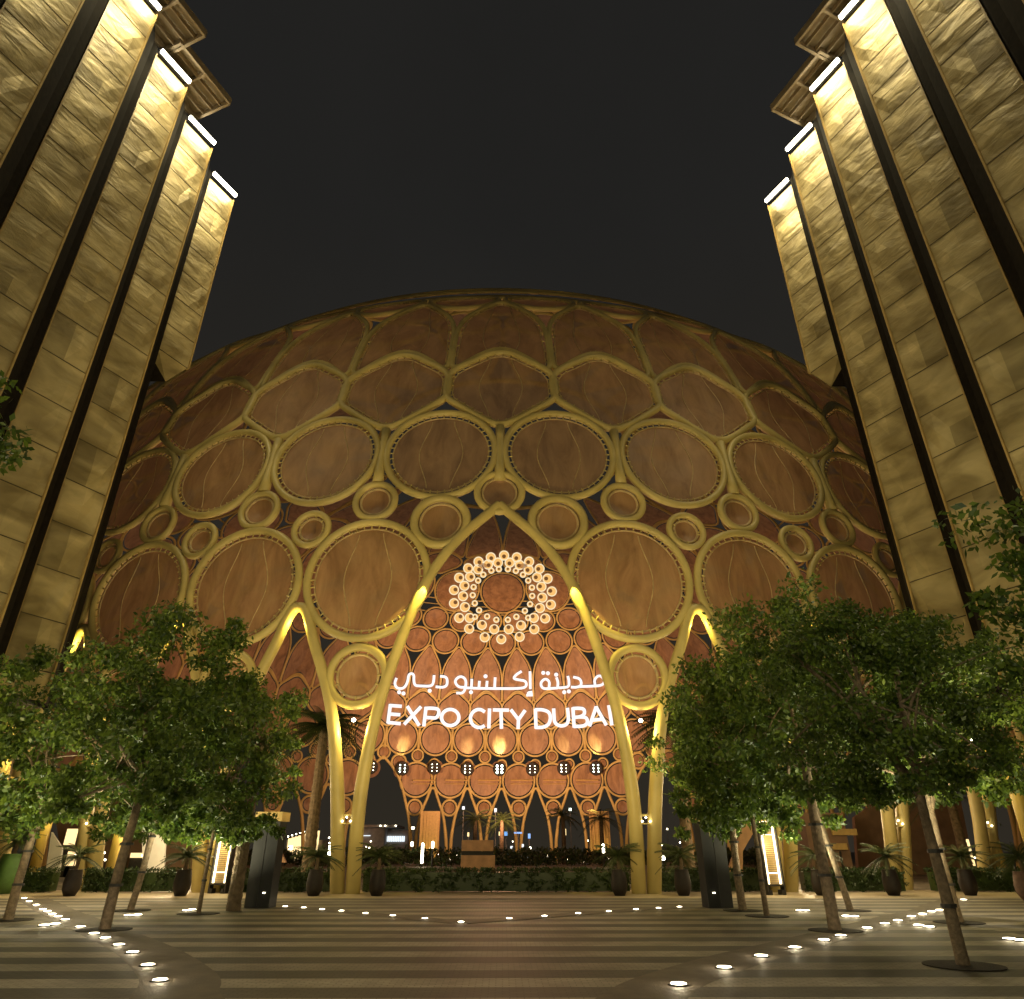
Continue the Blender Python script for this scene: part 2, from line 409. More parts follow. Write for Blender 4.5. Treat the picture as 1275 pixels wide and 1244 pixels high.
# legs: each a tube from the ground up to the crown of its arch
legs = []
for k in range(NS):
    if isgate(k): continue
    for sd in (-1, 1):
        nb = (k+sd) % NS
        if isgate(nb):
            pts = [(.052, 0), (.06, 2), (.078, 4.2), (.15, 7.6), (.255, 10.2), (.39, 13.2), (.53, 15.2), (.70, 16.8), (.88, 17.95), (1., 18.75)]
        else:
            pts = [(.052, 0), (.06, 2), (.078, 4.2), (.15, 7.6), (.27, 9.9), (.36, 11.3), (.405, 12.3), (.45, 13.0), (.5, 13.1)]
        P = bez(pts, 3); ph = (k+sd*P[:, 0])*DPH; s = np.array([s_of_z(z) for z in P[:, 1]])
        Q = surf(ph, s)-DOFF; Nn = snorm(ph, s)
        rad = np.interp(P[:, 1], [0, 4, 9, 20], [.34, .33, .28, .27])
        az = (k*DPH+PI) % (2*PI)-PI
        legs.append((abs(abs(az)-R(95)), Q, rad, Nn))
legs.sort(key=lambda l: -l[0])
for i, (_, Q, rad, Nn) in enumerate(legs):
    if i < 96:
        b = MB(); b.tube(Q, rad, False, 12, Nn); b.build('leg', M['lattice'], dome, True)
    else: lat.tube(Q, rad, False, 8, Nn)
tag(lat.build('steel_lattice', M['lattice'], dome, True), kind='stuff')
tag(lin.build('fabric_lining', M['membrane'], dome, True), kind='stuff')
# lamps carried by the near legs, under the hanging rings and at the arches
AMB = (1.0, .78, .26)
for k in (-4, -3, -2, -1, 1, 2, 3, 4):
    ph = k*DPH
    p = surf(ph, s_of_z(7.35), .05)
    b = MB(); b.lathe(tuple(p-DOFF), [(.0, -.10), (.08, -.06), (.11, 0), (.08, .06), (.0, .10)], 10); b.build('lamp', M['glow'], dome, True)
    lamp('POINT', 'leg_lamp', tuple(surf(ph, s_of_z(7.0), .05)), 260, AMB, size=.12)
    q0 = surf(ph-.06*DPH, s_of_z(3.2), .05)-DOFF; q1 = surf(ph+.06*DPH, s_of_z(3.2), .05)-DOFF
    b = MB(); m = (q0+q1)/2; b.box(tuple(m), (.75, .22, .09), ph); b.box(tuple(m+np.array([0, 0, -.36])), (.75, .22, .05), ph)
    for dx in (-.18, .18): b.lathe(tuple(m+np.array([dx, -.14, -.26])), [(.0, -.05), (.055, 0), (.0, .05)], 8, 1)
    b.lathe(tuple(m+np.array([0, -.14, -.1])), [(.0, -.05), (.055, 0), (.0, .05)], 8, 1)
    b.build('lamp_bracket', [M['lattice'], M['glow']], dome)
for k in (-3.5, -2.5, -1.5, 1.5, 2.5, 3.5):
    p = surf(k*DPH, s_of_z(12.1), .1); lamp('POINT', 'arch_lamp', tuple(p), 130, (1, .80, .16), size=.1)
for sd in (-1, 1):
    p = surf(sd*(1-.50)*DPH, s_of_z(14.3), .62)
    t = surf(sd*(1-.33)*DPH, s_of_z(11.4), .0)
    lamp('SPOT', 'arch_spot', tuple(p), 1100, (1, .80, .16), tuple(t), .05, 50, .3)

# ------------------------------------------------------------------ projected light built as glowing writing and emblem shapes at the far inner wall
def strip(mb, pts, wpx, mi=0, closed=False, smooth=True):
    P = bez(pts, 2, closed) if smooth and len(pts) > 2 else np.array(pts, float)
    if not closed and not (smooth and len(pts) > 2) : P = np.stack([np.interp(np.linspace(0, 1, 7), np.linspace(0, 1, len(P)), P[:, i]) for i in (0, 1)], 1)
    T = (np.roll(P, -1, 0)-np.roll(P, 1, 0)) if closed else np.gradient(P, axis=0)
    T /= np.linalg.norm(T, axis=1)[:, None]+1e-9; Nn = np.stack([-T[:, 1], T[:, 0]], 1)
    if not closed:
        P[0] -= T[0]*wpx*.15; P[-1] += T[-1]*wpx*.15
    V = []
    for p, n in zip(P, Nn):
        V.append(far_hit(*(p+n*wpx/2))); V.append(far_hit(*(p-n*wpx/2)))
    m = len(P); F = [(2*i, 2*i+1, (2*i+3) % (2*m), (2*i+2) % (2*m)) for i in range(m if closed else m-1)]
    mb.add(V, F, mi)
def blob(mb, c, r, mi=0, n=10, off=-.78):
    V = [far_hit(c[0]+r*math.cos(2*PI*i/n), c[1]+r*math.sin(2*PI*i/n), off) for i in range(n)]
    mb.add(V, [tuple(range(n))], mi)
def G(p): return (470+p[0]/7.97, 820+p[1]/7.97)
def el(cx, cy, rx, ry, a0=0, a1=360, n=14):
    return [(cx+rx*math.cos(R(a0+(a1-a0)*i/n)), cy+ry*math.sin(R(a0+(a1-a0)*i/n))) for i in range(n+(0 if a1-a0 == 360 else 1))]
X2 = 1195.5
letters = {
 'E': [[(128, 458), (104, 640)], [(124, 466), (236, 474)], [(118, 550), (222, 558)], [(106, 634), (226, 646)]],
 'X': [[(298, 476), (412, 662)], [(430, 480), (268, 650)]],
 'P': [[(482, 484), (460, 668)], [(480, 494), (540, 492), (605, 500), (612, 545), (585, 592), (530, 588), (470, 584)]],
 'O': ['O', el(722, 585, 88, 82)],
 'C': [el(1000, 594, 78, 84, 310, 52, 12)[::-1] if False else [(1062, 528), (1030, 506), (985, 505), (940, 535), (918, 590), (935, 650), (985, 684), (1030, 684), (1060, 668)]],
 'I': [[(1112, 500), (1105, 688)]],
 'T': [[(1150, 510), (1300, 512)], [(1226, 512), (1230, 692)]],
 'Y': [[(X2+130, 510), (X2+204, 606)], [(X2+268, 516), (X2+204, 606)], [(X2+204, 600), (X2+200, 694)]],
 'D': [[(X2+372, 502), (X2+378, 690)], [(X2+374, 508), (X2+440, 506), (X2+510, 530), (X2+524, 592), (X2+505, 655), (X2+450, 684), (X2+376, 684)]],
 'U': [[(X2+553, 500), (X2+556, 570), (X2+562, 640), (X2+615, 672), (X2+675, 662), (X2+700, 620), (X2+698, 560), (X2+690, 494)]],
 'B': [[(X2+744, 490), (X2+756, 680)], [(X2+746, 496), (X2+800, 492), (X2+858, 500), (X2+860, 555), (X2+815, 580), (X2+750, 584)], [(X2+810, 580), (X2+880, 582), (X2+892, 640), (X2+850, 672), (X2+756, 674)]],
 'A': [[(X2+974, 480), (X2+910, 668)], [(X2+974, 480), (X2+1074, 658)], [(X2+938, 612), (X2+1042, 600)]],
 'I2': [[(X2+1100, 468), (X2+1130, 658)]],
}
sg = thing('projected_words', 'large white Latin words projected on the orange inner wall of the dome', 'sign', (0, YC, 0))
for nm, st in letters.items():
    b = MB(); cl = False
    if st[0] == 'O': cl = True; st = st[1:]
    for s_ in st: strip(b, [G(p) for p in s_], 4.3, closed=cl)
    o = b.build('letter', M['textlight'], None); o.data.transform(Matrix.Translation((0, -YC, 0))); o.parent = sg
ar = thing('projected_words', 'white Arabic words projected above the Latin ones on the orange wall', 'sign', (0, YC, 0))
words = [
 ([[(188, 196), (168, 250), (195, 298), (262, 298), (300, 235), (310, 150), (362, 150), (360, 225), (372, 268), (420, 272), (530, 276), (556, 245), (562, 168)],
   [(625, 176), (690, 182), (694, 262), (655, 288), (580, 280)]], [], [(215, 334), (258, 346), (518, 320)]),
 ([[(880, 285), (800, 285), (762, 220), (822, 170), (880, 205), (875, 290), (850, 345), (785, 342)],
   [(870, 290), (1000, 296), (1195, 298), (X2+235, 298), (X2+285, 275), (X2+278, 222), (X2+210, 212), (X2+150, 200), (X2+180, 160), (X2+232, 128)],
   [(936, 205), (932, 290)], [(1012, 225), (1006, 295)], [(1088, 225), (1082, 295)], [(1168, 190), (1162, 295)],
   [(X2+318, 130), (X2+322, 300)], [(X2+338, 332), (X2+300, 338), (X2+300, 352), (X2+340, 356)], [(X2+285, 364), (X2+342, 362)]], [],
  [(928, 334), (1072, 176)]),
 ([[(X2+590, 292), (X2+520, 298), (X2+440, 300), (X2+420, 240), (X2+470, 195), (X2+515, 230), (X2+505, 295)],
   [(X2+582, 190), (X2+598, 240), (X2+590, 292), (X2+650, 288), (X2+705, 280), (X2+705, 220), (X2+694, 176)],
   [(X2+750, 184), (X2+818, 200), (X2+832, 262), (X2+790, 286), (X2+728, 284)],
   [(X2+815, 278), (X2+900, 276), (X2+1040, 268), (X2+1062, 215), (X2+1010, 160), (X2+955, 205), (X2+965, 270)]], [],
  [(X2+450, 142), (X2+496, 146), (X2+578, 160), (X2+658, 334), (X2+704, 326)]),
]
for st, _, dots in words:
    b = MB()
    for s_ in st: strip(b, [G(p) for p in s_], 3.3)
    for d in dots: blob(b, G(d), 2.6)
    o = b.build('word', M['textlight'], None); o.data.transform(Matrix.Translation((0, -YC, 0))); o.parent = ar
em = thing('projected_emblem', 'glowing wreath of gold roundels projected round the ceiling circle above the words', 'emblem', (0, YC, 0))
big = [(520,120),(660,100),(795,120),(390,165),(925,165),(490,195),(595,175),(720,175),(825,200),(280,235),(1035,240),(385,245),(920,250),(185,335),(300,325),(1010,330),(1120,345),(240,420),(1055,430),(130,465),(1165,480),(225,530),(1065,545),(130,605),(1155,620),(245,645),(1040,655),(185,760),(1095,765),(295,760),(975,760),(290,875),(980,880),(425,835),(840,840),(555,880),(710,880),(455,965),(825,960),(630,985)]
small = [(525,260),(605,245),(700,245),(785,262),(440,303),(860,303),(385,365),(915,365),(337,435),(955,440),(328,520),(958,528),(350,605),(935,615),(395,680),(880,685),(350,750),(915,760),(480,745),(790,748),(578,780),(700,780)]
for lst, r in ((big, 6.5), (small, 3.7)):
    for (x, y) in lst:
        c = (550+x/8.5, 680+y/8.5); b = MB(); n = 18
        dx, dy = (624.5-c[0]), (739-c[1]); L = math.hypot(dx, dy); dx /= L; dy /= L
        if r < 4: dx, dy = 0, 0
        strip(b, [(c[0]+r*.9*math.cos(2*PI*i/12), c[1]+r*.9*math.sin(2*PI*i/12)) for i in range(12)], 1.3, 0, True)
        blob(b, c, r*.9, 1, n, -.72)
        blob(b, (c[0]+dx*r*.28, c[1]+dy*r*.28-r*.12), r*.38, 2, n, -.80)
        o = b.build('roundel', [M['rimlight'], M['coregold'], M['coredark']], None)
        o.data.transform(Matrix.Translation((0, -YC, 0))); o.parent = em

# stage light pods on the far wall
pods = [(462, 955), (501, 957), (541, 956), (582, 958), (622, 958), (663, 958), (702, 957), (742, 957)]
bright = [0, 2, 0, 1, 3, 0, 1, 2]
for i, (x, y) in enumerate(pods):
    p = far_hit(x, y, -1.3); az = math.atan2(p[0], -(p[1]-YC)); q = far_hit(x+1, y, -1.3)
    lbl = ['dark round stage light pod half hidden behind the left column', 'round stage light pod, second from left, glowing pale green', 'dark round stage light pod, third from left, with tiny dots', 'round stage light pod, fourth from left, beam rising above it',
           'brightest round stage light pod, in the middle of the row', 'dark round stage light pod right of the brightest one', 'round stage light pod, second from the right, one column warm', 'rightmost round stage light pod, glowing pale green'][i]
    t = thing('stage_light', lbl, 'stage light', tuple(p), az, 'stage light pods in a row on the inner wall')
    b = MB(); b.lathe((0, 0, 0), [(1.1, 1.35), (1.85, 1.4), (1.85, 1.55), (1.1, 1.6)], 24); o = b.build('mount_shadow_plate', M['wallbrown'], t); o.data.transform(Matrix.Rotation(R(-90), 4, 'X'))  # plate behind the pod, its brown stands in for the shadow round it
    b = MB(); N = 20     # drum facing the camera side
    V = []
    for yy, r in ((1.0, 1.25), (-.2, 1.35), (-.35, 1.25)): V += [(r*math.cos(2*PI*k/N), yy*(-1)*-1, r*math.sin(2*PI*k/N)) for k in range(N)]
    F = [(l*N+k, l*N+(k+1) % N, (l+1)*N+(k+1) % N, (l+1)*N+k) for l in (0, 1) for k in range(N)] + [tuple(2*N+k for k in range(N))]
    b.add(V, F); b.build('housing', M['black'], t)
    t.rotation_euler = (0, 0, math.atan2(-p[0], p[1]))
    for r_ in range(3):
        for c_ in range(2):
            b = MB(); sz = .085 if bright[i] == 0 else .14; sz = .24 if bright[i] == 3 else sz
            if bright[i] == 1 and c_ == 1: sz = .085
            b.lathe((0, 0, 0), [(0, -.01), (sz, 0), (sz*.7, .06), (0, .09)], 8)
            o = b.build('lens', M['cool'] if bright[i] >= 2 else M['glow'], t); o.location = (-.48+.96*c_, -.38, -.62+.62*r_); o.rotation_euler = (R(90), 0, 0)
    if bright[i]:
        lamp('SPOT', 'beam', tuple(p+np.array([0, -2.5, 0])), (0, 2500, 5000, 12000)[bright[i]], (1, .85, .45), tuple(far_hit(x, y-24)), .3, 30, .6)
# service rail behind the pods
b = MB()
for i in range(1, 7):
    x = 487+i*40.7
    b.tube([far_hit(x-14, 971.5, -.9), far_hit(x+14, 971.5, -.9)], .16, N=6); b.tube([far_hit(x-14, 976, -.9), far_hit(x+14, 976, -.9)], .09, N=6)
tag(b.build('service_rail', M['stonegold']), 'broken row of golden rails running under the stage light pods', 'rail')

# ------------------------------------------------------------------ ground
def ground_mat():
    m, n, b = new_mat('paving')
    tc = n.nodes.new('ShaderNodeTexCoord'); sp = n.nodes.new('ShaderNodeSeparateXYZ'); n.links.new(tc.outputs['Object'], sp.inputs[0])
    def math_(op, a, bb=None):
        q = n.nodes.new('ShaderNodeMath'); q.operation = op
        for i, v in enumerate((a, bb)):
            if v is None: continue
            if isinstance(v, (int, float)): q.inputs[i].default_value = v
            else: n.links.new(v, q.inputs[i])
        return q.outputs[0]
    # courses run left-right; each big bay across x shifts its courses
    bay = math_('FLOOR', math_('ADD', math_('MULTIPLY', sp.outputs['X'], .041), .5))
    yy = math_('ADD', math_('MULTIPLY', sp.outputs['Y'], 1.28), math_('MULTIPLY', bay, .37))
    row = math_('FLOOR', yy)
    cv = n.nodes.new('ShaderNodeCombineXYZ'); n.links.new(row, cv.inputs[0]); n.links.new(bay, cv.inputs[1])
    wn = n.nodes.new('ShaderNodeTexWhiteNoise'); wn.noise_dimensions = '2D'; n.links.new(cv.outputs[0], wn.inputs['Vector'])
    alt = math_('MODULO', math_('ABSOLUTE', row), 2)
    tone = math_('ADD', math_('MULTIPLY', alt, .62), math_('MULTIPLY', wn.outputs['Value'], .38))
    r = n.nodes.new('ShaderNodeValToRGB')
    r.color_ramp.elements[0].color = (.042, .037, .031, 1); r.color_ramp.elements[1].color = (.42, .36, .28, 1)
    n.links.new(tone, r.inputs[0])
    br = n.nodes.new('ShaderNodeTexBrick'); br.inputs['Scale'].default_value = 2.6
    br.inputs['Color1'].default_value = (1, 1, 1, 1); br.inputs['Color2'].default_value = (.78, .78, .78, 1); br.inputs['Mortar'].default_value = (.5, .5, .5, 1)
    br.inputs['Mortar Size'].default_value = .022
    n.links.new(tc.outputs['Object'], br.inputs['Vector'])
    nz = n.nodes.new('ShaderNodeTexNoise'); nz.inputs['Scale'].default_value = .8; nz.inputs['Detail'].default_value = 8
    n.links.new(tc.outputs['Object'], nz.inputs['Vector'])
    mr = n.nodes.new('ShaderNodeMapRange'); mr.inputs[1].default_value = .3; mr.inputs[2].default_value = .7; mr.inputs[3].default_value = .52; mr.inputs[4].default_value = 1.2
    n.links.new(nz.outputs['Fac'], mr.inputs[0])
    m1 = n.nodes.new('ShaderNodeMix'); m1.data_type = 'RGBA'; m1.blend_type = 'MULTIPLY'; m1.inputs[0].default_value = 1
    n.links.new(r.outputs[0], m1.inputs[6]); n.links.new(br.outputs[0], m1.inputs[7])
    m2 = n.nodes.new('ShaderNodeMix'); m2.data_type = 'RGBA'; m2.blend_type = 'MULTIPLY'; m2.inputs[0].default_value = 1
    n.links.new(m1.outputs[2], m2.inputs[6]); n.links.new(mr.outputs[0], m2.inputs[7])
    n.links.new(m2.outputs[2], b.inputs['Base Color'])
    rr = n.nodes.new('ShaderNodeMapRange'); rr.inputs[3].default_value = .55; rr.inputs[4].default_value = .8; n.links.new(nz.outputs['Fac'], rr.inputs[0]); n.links.new(rr.outputs[0], b.inputs['Roughness'])
    bp = n.nodes.new('ShaderNodeBump'); bp.inputs['Strength'].default_value = .4; bp.inputs['Distance'].default_value = .01
    n.links.new(br.outputs['Fac'], bp.inputs['Height']); bp.invert = True; n.links.new(bp.outputs[0], b.inputs['Normal'])
    return m
M['paving'] = ground_mat()
b = MB(); b.add([(-900, -200, 0), (900, -200, 0), (900, 1500, 0), (-900, 1500, 0)], [(0, 1, 2, 3)])
tag(b.build('ground', M['paving']), kind='structure')
M['path'] = pmat('path_stone', (.11, .088, .066), .7, 0, .25, 3, .3, 30)
def ribbon(name, pts, wd, z):
    P = bez(pts, 3); T = np.gradient(P, axis=0); T /= np.linalg.norm(T, axis=1)[:, None]; Nn = np.stack([-T[:, 1], T[:, 0]], 1)
    V = []
    for p, q in zip(P, Nn): V += [(*(p+q*wd/2), z), (*(p-q*wd/2), z)]
    o = mesh_obj(name, V, [(2*i, 2*i+1, 2*i+3, 2*i+2) for i in range(len(P)-1)], M['path']); return tag(o, kind='structure')
left_row = [(30, 1119), (36, 1123), (45, 1127.5), (53, 1133), (59, 1135.5), (65, 1139), (72, 1142), (81, 1146), (100, 1155), (117, 1163.5), (131, 1169), (148, 1177.5), (165, 1187), (184, 1203), (199, 1222)]
right_row = [(845, 1227), (902, 1206), (948, 1191.5), (990, 1181), (1026, 1171.5), (1047, 1166), (1080, 1156.5), (1102, 1151), (1118, 1147), (1135, 1142), (1149, 1139), (1160, 1136), (1170, 1134), (1178, 1129), (1187, 1125), (1200, 1121)]
mid_row = [(355, 1129.5), (378, 1131), (401, 1133), (425, 1135), (455, 1138), (489, 1141), (529, 1144.5), (574, 1149), (634, 1144.5), (678, 1141.5), (720, 1138), (758, 1135.5), (792, 1133), (820, 1131.5), (846, 1130)]
def shift(row, dx): return [(gnd(*p)[0]+dx, gnd(*p)[1]) for p in row]
lp = [gnd(236, 1262), gnd(214, 1241)] + shift(left_row[::-1], .35)
ribbon('path', [(x, y) for x, y in lp], 1.1, .004)
rp_ = [gnd(770, 1262), gnd(800, 1244)] + shift(right_row, -.3)
ribbon('path', rp_, 1.1, .004)
ribbon('path', shift(mid_row[:8], 0)+[], .8, .008); ribbon('path', shift(mid_row[7:], 0), .8, .012)
# forecourt strip in front of the hedge, ground sheen put into its pale colour
M['pale'] = pmat('stone_with_sheen', (.45, .36, .25), .5, 0, .15, 2, .2, 30)
b = MB(); b.add([(-60, 32.4, .003), (60, 32.4, .003), (60, 39, .003), (-60, 39, .003)], [(0, 1, 2, 3)]); tag(b.build('pavement', M['pale']), kind='structure')

# inset lights
def inset(p, label, grp, power, r=.105):
    t = thing('ground_light', label, 'ground light', (p[0], p[1], 0.0), 0, grp)
    b = MB(); b.lathe((0, 0, 0), [(r*1.35, .006), (r*1.3, .022), (r*1.02, .024), (r, .014)], 18); b.build('bezel', M['dark'], t)
    b = MB(); b.lathe((0, 0, 0), [(r, .016), (r*.95, .030), (r*.5, .036), (.001, .037)], 16); b.build('lens', M['inset'], t, True)
    if power: lamp('POINT', 'ground_glow', (p[0], p[1], .09), power, (1, .84, .55), size=.05)
for i, q in enumerate(left_row[::-1]):
    inset(gnd(*q), ORD[i]+' small round floor light from the front in the curved row at left', 'floor lights in the left curve', 7)
for i, q in enumerate(right_row):
    inset(gnd(*q), ORD[i]+' small round floor light from the front in the curved row at right', 'floor lights in the right curve', 8, .115)
for i, q in enumerate(mid_row):
    inset(gnd(*q), ORD[i]+' floor light from left in the shallow row across the middle', 'floor lights in the middle row', 1.2, .085)
pairs = [((55, 1153), (68, 1151.5), 'near the leftmost trunk'), ((160, 1140.5), (171, 1140), 'between the two leaning left trunks'), ((232, 1134.5), (239, 1133.5), 'left of the thin trunk by the lit screen'),
         ((996, 1134.5), (1003, 1134.5), 'right of the lit screen'), ((1054, 1141.5), (1064, 1142), 'beside the leaning right trunk'), ((1144, 1153), (1157, 1155), 'left of the nearest trunk'), ((1257, 1170), (1272, 1172), 'at the right edge of the picture')]
for a_, b_, w_ in pairs:
    for q, sd in ((a_, 'left'), (b_, 'right')):
        p = gnd(*q); inset(p, sd+' one of the bright tree uplights '+w_, 'tree uplights in pairs', 6, .125)
        lamp('SPOT', 'uplight', (p[0], p[1], .12), 260 if ('two leaning' in w_ or 'leaning right' in w_) else 760, (1, .93, .60), (p[0]*.97, p[1]+.5, 5), .06, 130, 1.) if True else None

# ------------------------------------------------------------------ towers with folded gold panels
H = 40.; ZT = CAM_H + H - 1.25
def tower(sx, label):
    t = thing('panelled_tower', label, 'tower', (sx*22, 25, 0))
    O = np.array([sx*22, 25, 0.])
    rnd = random.Random(3 if sx < 0 else 9)
    def X(x): return -x*sx*-1
    core = MB()
    # core block behind the saw-tooth facade
    for (x0, x1, y0, y1, z0, z1) in ((19.2, 34, 3.2, 30.25, 7.1, ZT-.4), (20.6, 34, 30.28, 33, 24.0, ZT-.45)):
        core.box((sx*(x0+x1)/2-O[0], (y0+y1)/2-O[1], (z0+z1)/2), (x1-x0, y1-y0, z1-z0))
    core.build('core_wall', M['dark'], t)
    pil = MB()
    for y in (8, 16, 24): pil.box((sx*23.5-O[0], y-O[1], 3.56), (1.2, 1.2, 7.08))
    pil.build('pier', M['wallgrey'], t)
    for n in range(-4, 3):
        y0 = H*(.567+.0955*n); y1 = y0+H*.044; xa, xb = H*.4736, H*.452
        zt = ZT; zb = 7.0 if n < 2 else CAM_H+H*.62
        if n <= -2: xa += .0
        A = np.array([sx*xa, y0]); B = np.array([sx*xb, y1]); d = (B-A)/np.linalg.norm(B-A); nn = np.array([d[1], -d[0]])
        if nn[1] > 0: nn = -nn
        # nn must face the camera side (towards -y and the axis)
        L = np.linalg.norm(B-A)
        # folded sheets, 2 m high units
        V = []; F = []; FI = []; uh = 2.02; nu = int((zt-zb)/uh)+1
        def pt(a, z, dep):
            p = A + d*L*a + nn*dep; return (p[0]-O[0], p[1]-O[1], z)
        for u in range(nu):
            z1 = zt-u*uh; z0 = max(z1-uh+.03, zb)
            if z1-z0 < .3: continue
            hh = z1-z0; j = lambda s_: rnd.uniform(-s_, s_)
            hmix = 1.0
            flat = .05; ca, cb = .50+j(.04), .74+j(.03); kz = .48+j(.06)
            dl_ = flat+.03+j(.06)
            q = [(0, 0, flat), (ca, 0, flat), (cb, 0, flat), (1, 0, flat),
                 (0, kz+j(.05), flat+j(.05)), (ca, kz+j(.05), dl_), (cb, kz, flat+.05+j(.05)), (1, kz+j(.05), flat+j(.03)),
                 (0, 1, flat), (ca, 1, flat), (cb, 1, flat), (1, 1, flat)]
            b0 = len(V); V += [pt(a, z0+hh*c, dep) for a, c, dep in q]
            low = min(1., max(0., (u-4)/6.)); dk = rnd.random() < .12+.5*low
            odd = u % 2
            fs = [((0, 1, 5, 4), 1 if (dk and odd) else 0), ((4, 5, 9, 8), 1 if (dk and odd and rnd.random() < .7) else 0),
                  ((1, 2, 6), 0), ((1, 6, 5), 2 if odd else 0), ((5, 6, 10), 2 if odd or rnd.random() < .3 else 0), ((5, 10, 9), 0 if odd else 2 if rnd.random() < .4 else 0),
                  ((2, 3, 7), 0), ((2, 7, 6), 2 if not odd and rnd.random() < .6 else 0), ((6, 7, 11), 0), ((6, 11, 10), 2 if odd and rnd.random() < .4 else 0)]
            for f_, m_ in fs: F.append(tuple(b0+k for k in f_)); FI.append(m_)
        o = mesh_obj('facade_panel', V, F, [M['facade'], M['facade_dark'], M['facade_light']], t, False, FI)
        sub = o.modifiers.new('sub', 'SUBSURF'); sub.subdivision_type = 'SIMPLE'; sub.levels = sub.render_levels = 1
        # edge frame, seams and return wall
        fr = MB()
        def bar(a, z0, z1, w, dep, dd):
            c = A + d*L*a + nn*dep; fr.box((c[0]-O[0], c[1]-O[1], (z0+z1)/2), (w, dd, z1-z0), math.atan2(d[1], d[0]))
        bar(-.02, zb-.05, zt+.05, .06, .02, .26); bar(1.02, zb-.05, zt+.05, .06, .02, .26)
        for u in range(nu):
            c = A + d*L*.5 + nn*.0; z = zt-u*uh
            if z > zb: fr.box((c[0]-O[0]+nn[0]*.05, c[1]-O[1]+nn[1]*.05, z+.0), (L*.99, .025, .03), math.atan2(d[1], d[0]), 1)
        fr.build('panel_frame', [M['stonegold'], M['seam']], o)
        # return wall back to the next tooth
        Y2 = H*(.567+.0955*(n+1)); Bn = B + d*.1 - nn*.0; R2 = np.array([sx*(H*.4716+.06), Y2-.12])
        rw = MB(); zz0, zz1 = zb, zt-.2
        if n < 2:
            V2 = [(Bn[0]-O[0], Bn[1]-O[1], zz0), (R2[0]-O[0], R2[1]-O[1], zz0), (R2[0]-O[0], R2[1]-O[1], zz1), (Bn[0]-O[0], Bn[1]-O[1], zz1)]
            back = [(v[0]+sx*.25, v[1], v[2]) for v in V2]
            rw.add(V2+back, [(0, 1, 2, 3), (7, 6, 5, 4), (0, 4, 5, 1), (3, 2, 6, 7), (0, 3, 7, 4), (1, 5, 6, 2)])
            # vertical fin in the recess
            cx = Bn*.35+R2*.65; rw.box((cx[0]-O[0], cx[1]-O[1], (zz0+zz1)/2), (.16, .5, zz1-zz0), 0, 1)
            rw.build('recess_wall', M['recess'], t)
        else:
            # closed end and wedge-shaped soffit of the hanging bay
            e = MB(); a3 = (A[0]-O[0], A[1]-O[1], zb); b3 = (B[0]-O[0], B[1]-O[1], zb)
            k3 = (B[0]-O[0]+sx*1.0, B[1]-O[1]+.0, zb-.95); m3 = (A[0]-O[0]+sx*.5, A[1]-O[1]+.55, zb-.25)
            e.add([a3, b3, k3, m3], [(0, 1, 2, 3)])
            e.add([b3, (B[0]+sx*4-O[0], B[1]-O[1], zb), (B[0]+sx*4-O[0], B[1]-O[1], zt-.3), (B[0]-O[0]+sx*.05, B[1]-O[1], zt-.3), k3, (B[0]+sx*4-O[0], B[1]-O[1], zb-.95), m3, (A[0]+sx*4-O[0], A[1]+.55-O[1], zb-.25)],
                  [(0, 1, 2, 3), (0, 1, 5, 4), (4, 5, 7, 6)], 1)
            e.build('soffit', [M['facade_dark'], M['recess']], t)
        # light bar at the head
        lb = MB(); c = (A+B)/2 + nn*.34; lb.box((c[0]-O[0], c[1]-O[1], zt+.28), (L*.98, .16, .22), math.atan2(d[1], d[0])); lb.build('light_bar', M['bar'], t)
        lb = MB(); c2 = (A+B)/2 + nn*.18; lb.box((c2[0]-O[0], c2[1]-O[1], zt+.45), (L*1.0, .5, .08), math.atan2(d[1], d[0])); lb.build('light_bracket', M['dark'], t)
        cc = c + nn*.25
        lo = lamp('AREA', 'head_light', (cc[0], cc[1], zt+.05), 110, (1, .86, .50), (cc[0]-nn[0]*.9, cc[1]-nn[1]*.9, zt-6), L*.9, sy=.15)
        q = lo.rotation_euler
        c3 = c + nn*1.6
        lamp('SPOT', 'head_spot', (c3[0]-d[0]*(.2), c3[1]-d[1]*.2, zt+.2), 2300, (1, .86, .50), (((A+B)/2)[0], ((A+B)/2)[1], zt-13), .15, 80, 1)
    # louvred roof canopies reaching over the plaza
    ang = math.atan2(.0718, .031)
    for n in range(-3, 2):
        # one tooth of the canopy
        tip2 = np.array([.406, .648])*H + np.array([0, (n)*.0955*H]); tip2[1] -= .0955*H*1 - .0955*H*(0)
        # rectangle: long side along the panel direction, inner end over the roof
        dl = np.array([-.0306, .0718]); dl /= np.linalg.norm(dl); dw = np.array([dl[1], -dl[0]])   # outward in +x (inwards to plaza is -x)
        Lc = 3.7; Wc = 2.7; zc = ZT+1.1
        cn = MB()
        def pc(a, b): 
            p = tip2 - dl*Lc*a + dw*Wc*b; return np.array([sx*p[0]-O[0], p[1]-O[1]])
        def beam(a0, b0, a1, b1, w_, h_, z_):
            p, q = pc(a0, b0), pc(a1, b1); v = q-p; cn.box((*((p+q)/2), z_), (np.linalg.norm(v), w_, h_), math.atan2(v[1], v[0]))
        beam(0, 0, 1, 0, .14, .5, zc); beam(0, 1, 1, 1, .14, .5, zc); beam(0, -.012, 0, 1.012, .14, .48, zc); beam(1, -.012, 1, 1.012, .14, .48, zc)
        beam(.5, 0, .5, 1, .12, .4, zc)
        for k in range(1, 4): beam(.0, k/4., 1., k/4., .07, .3, zc+.05)
        p4 = [pc(0, 0), pc(1, 0), pc(1, 1), pc(0, 1)]
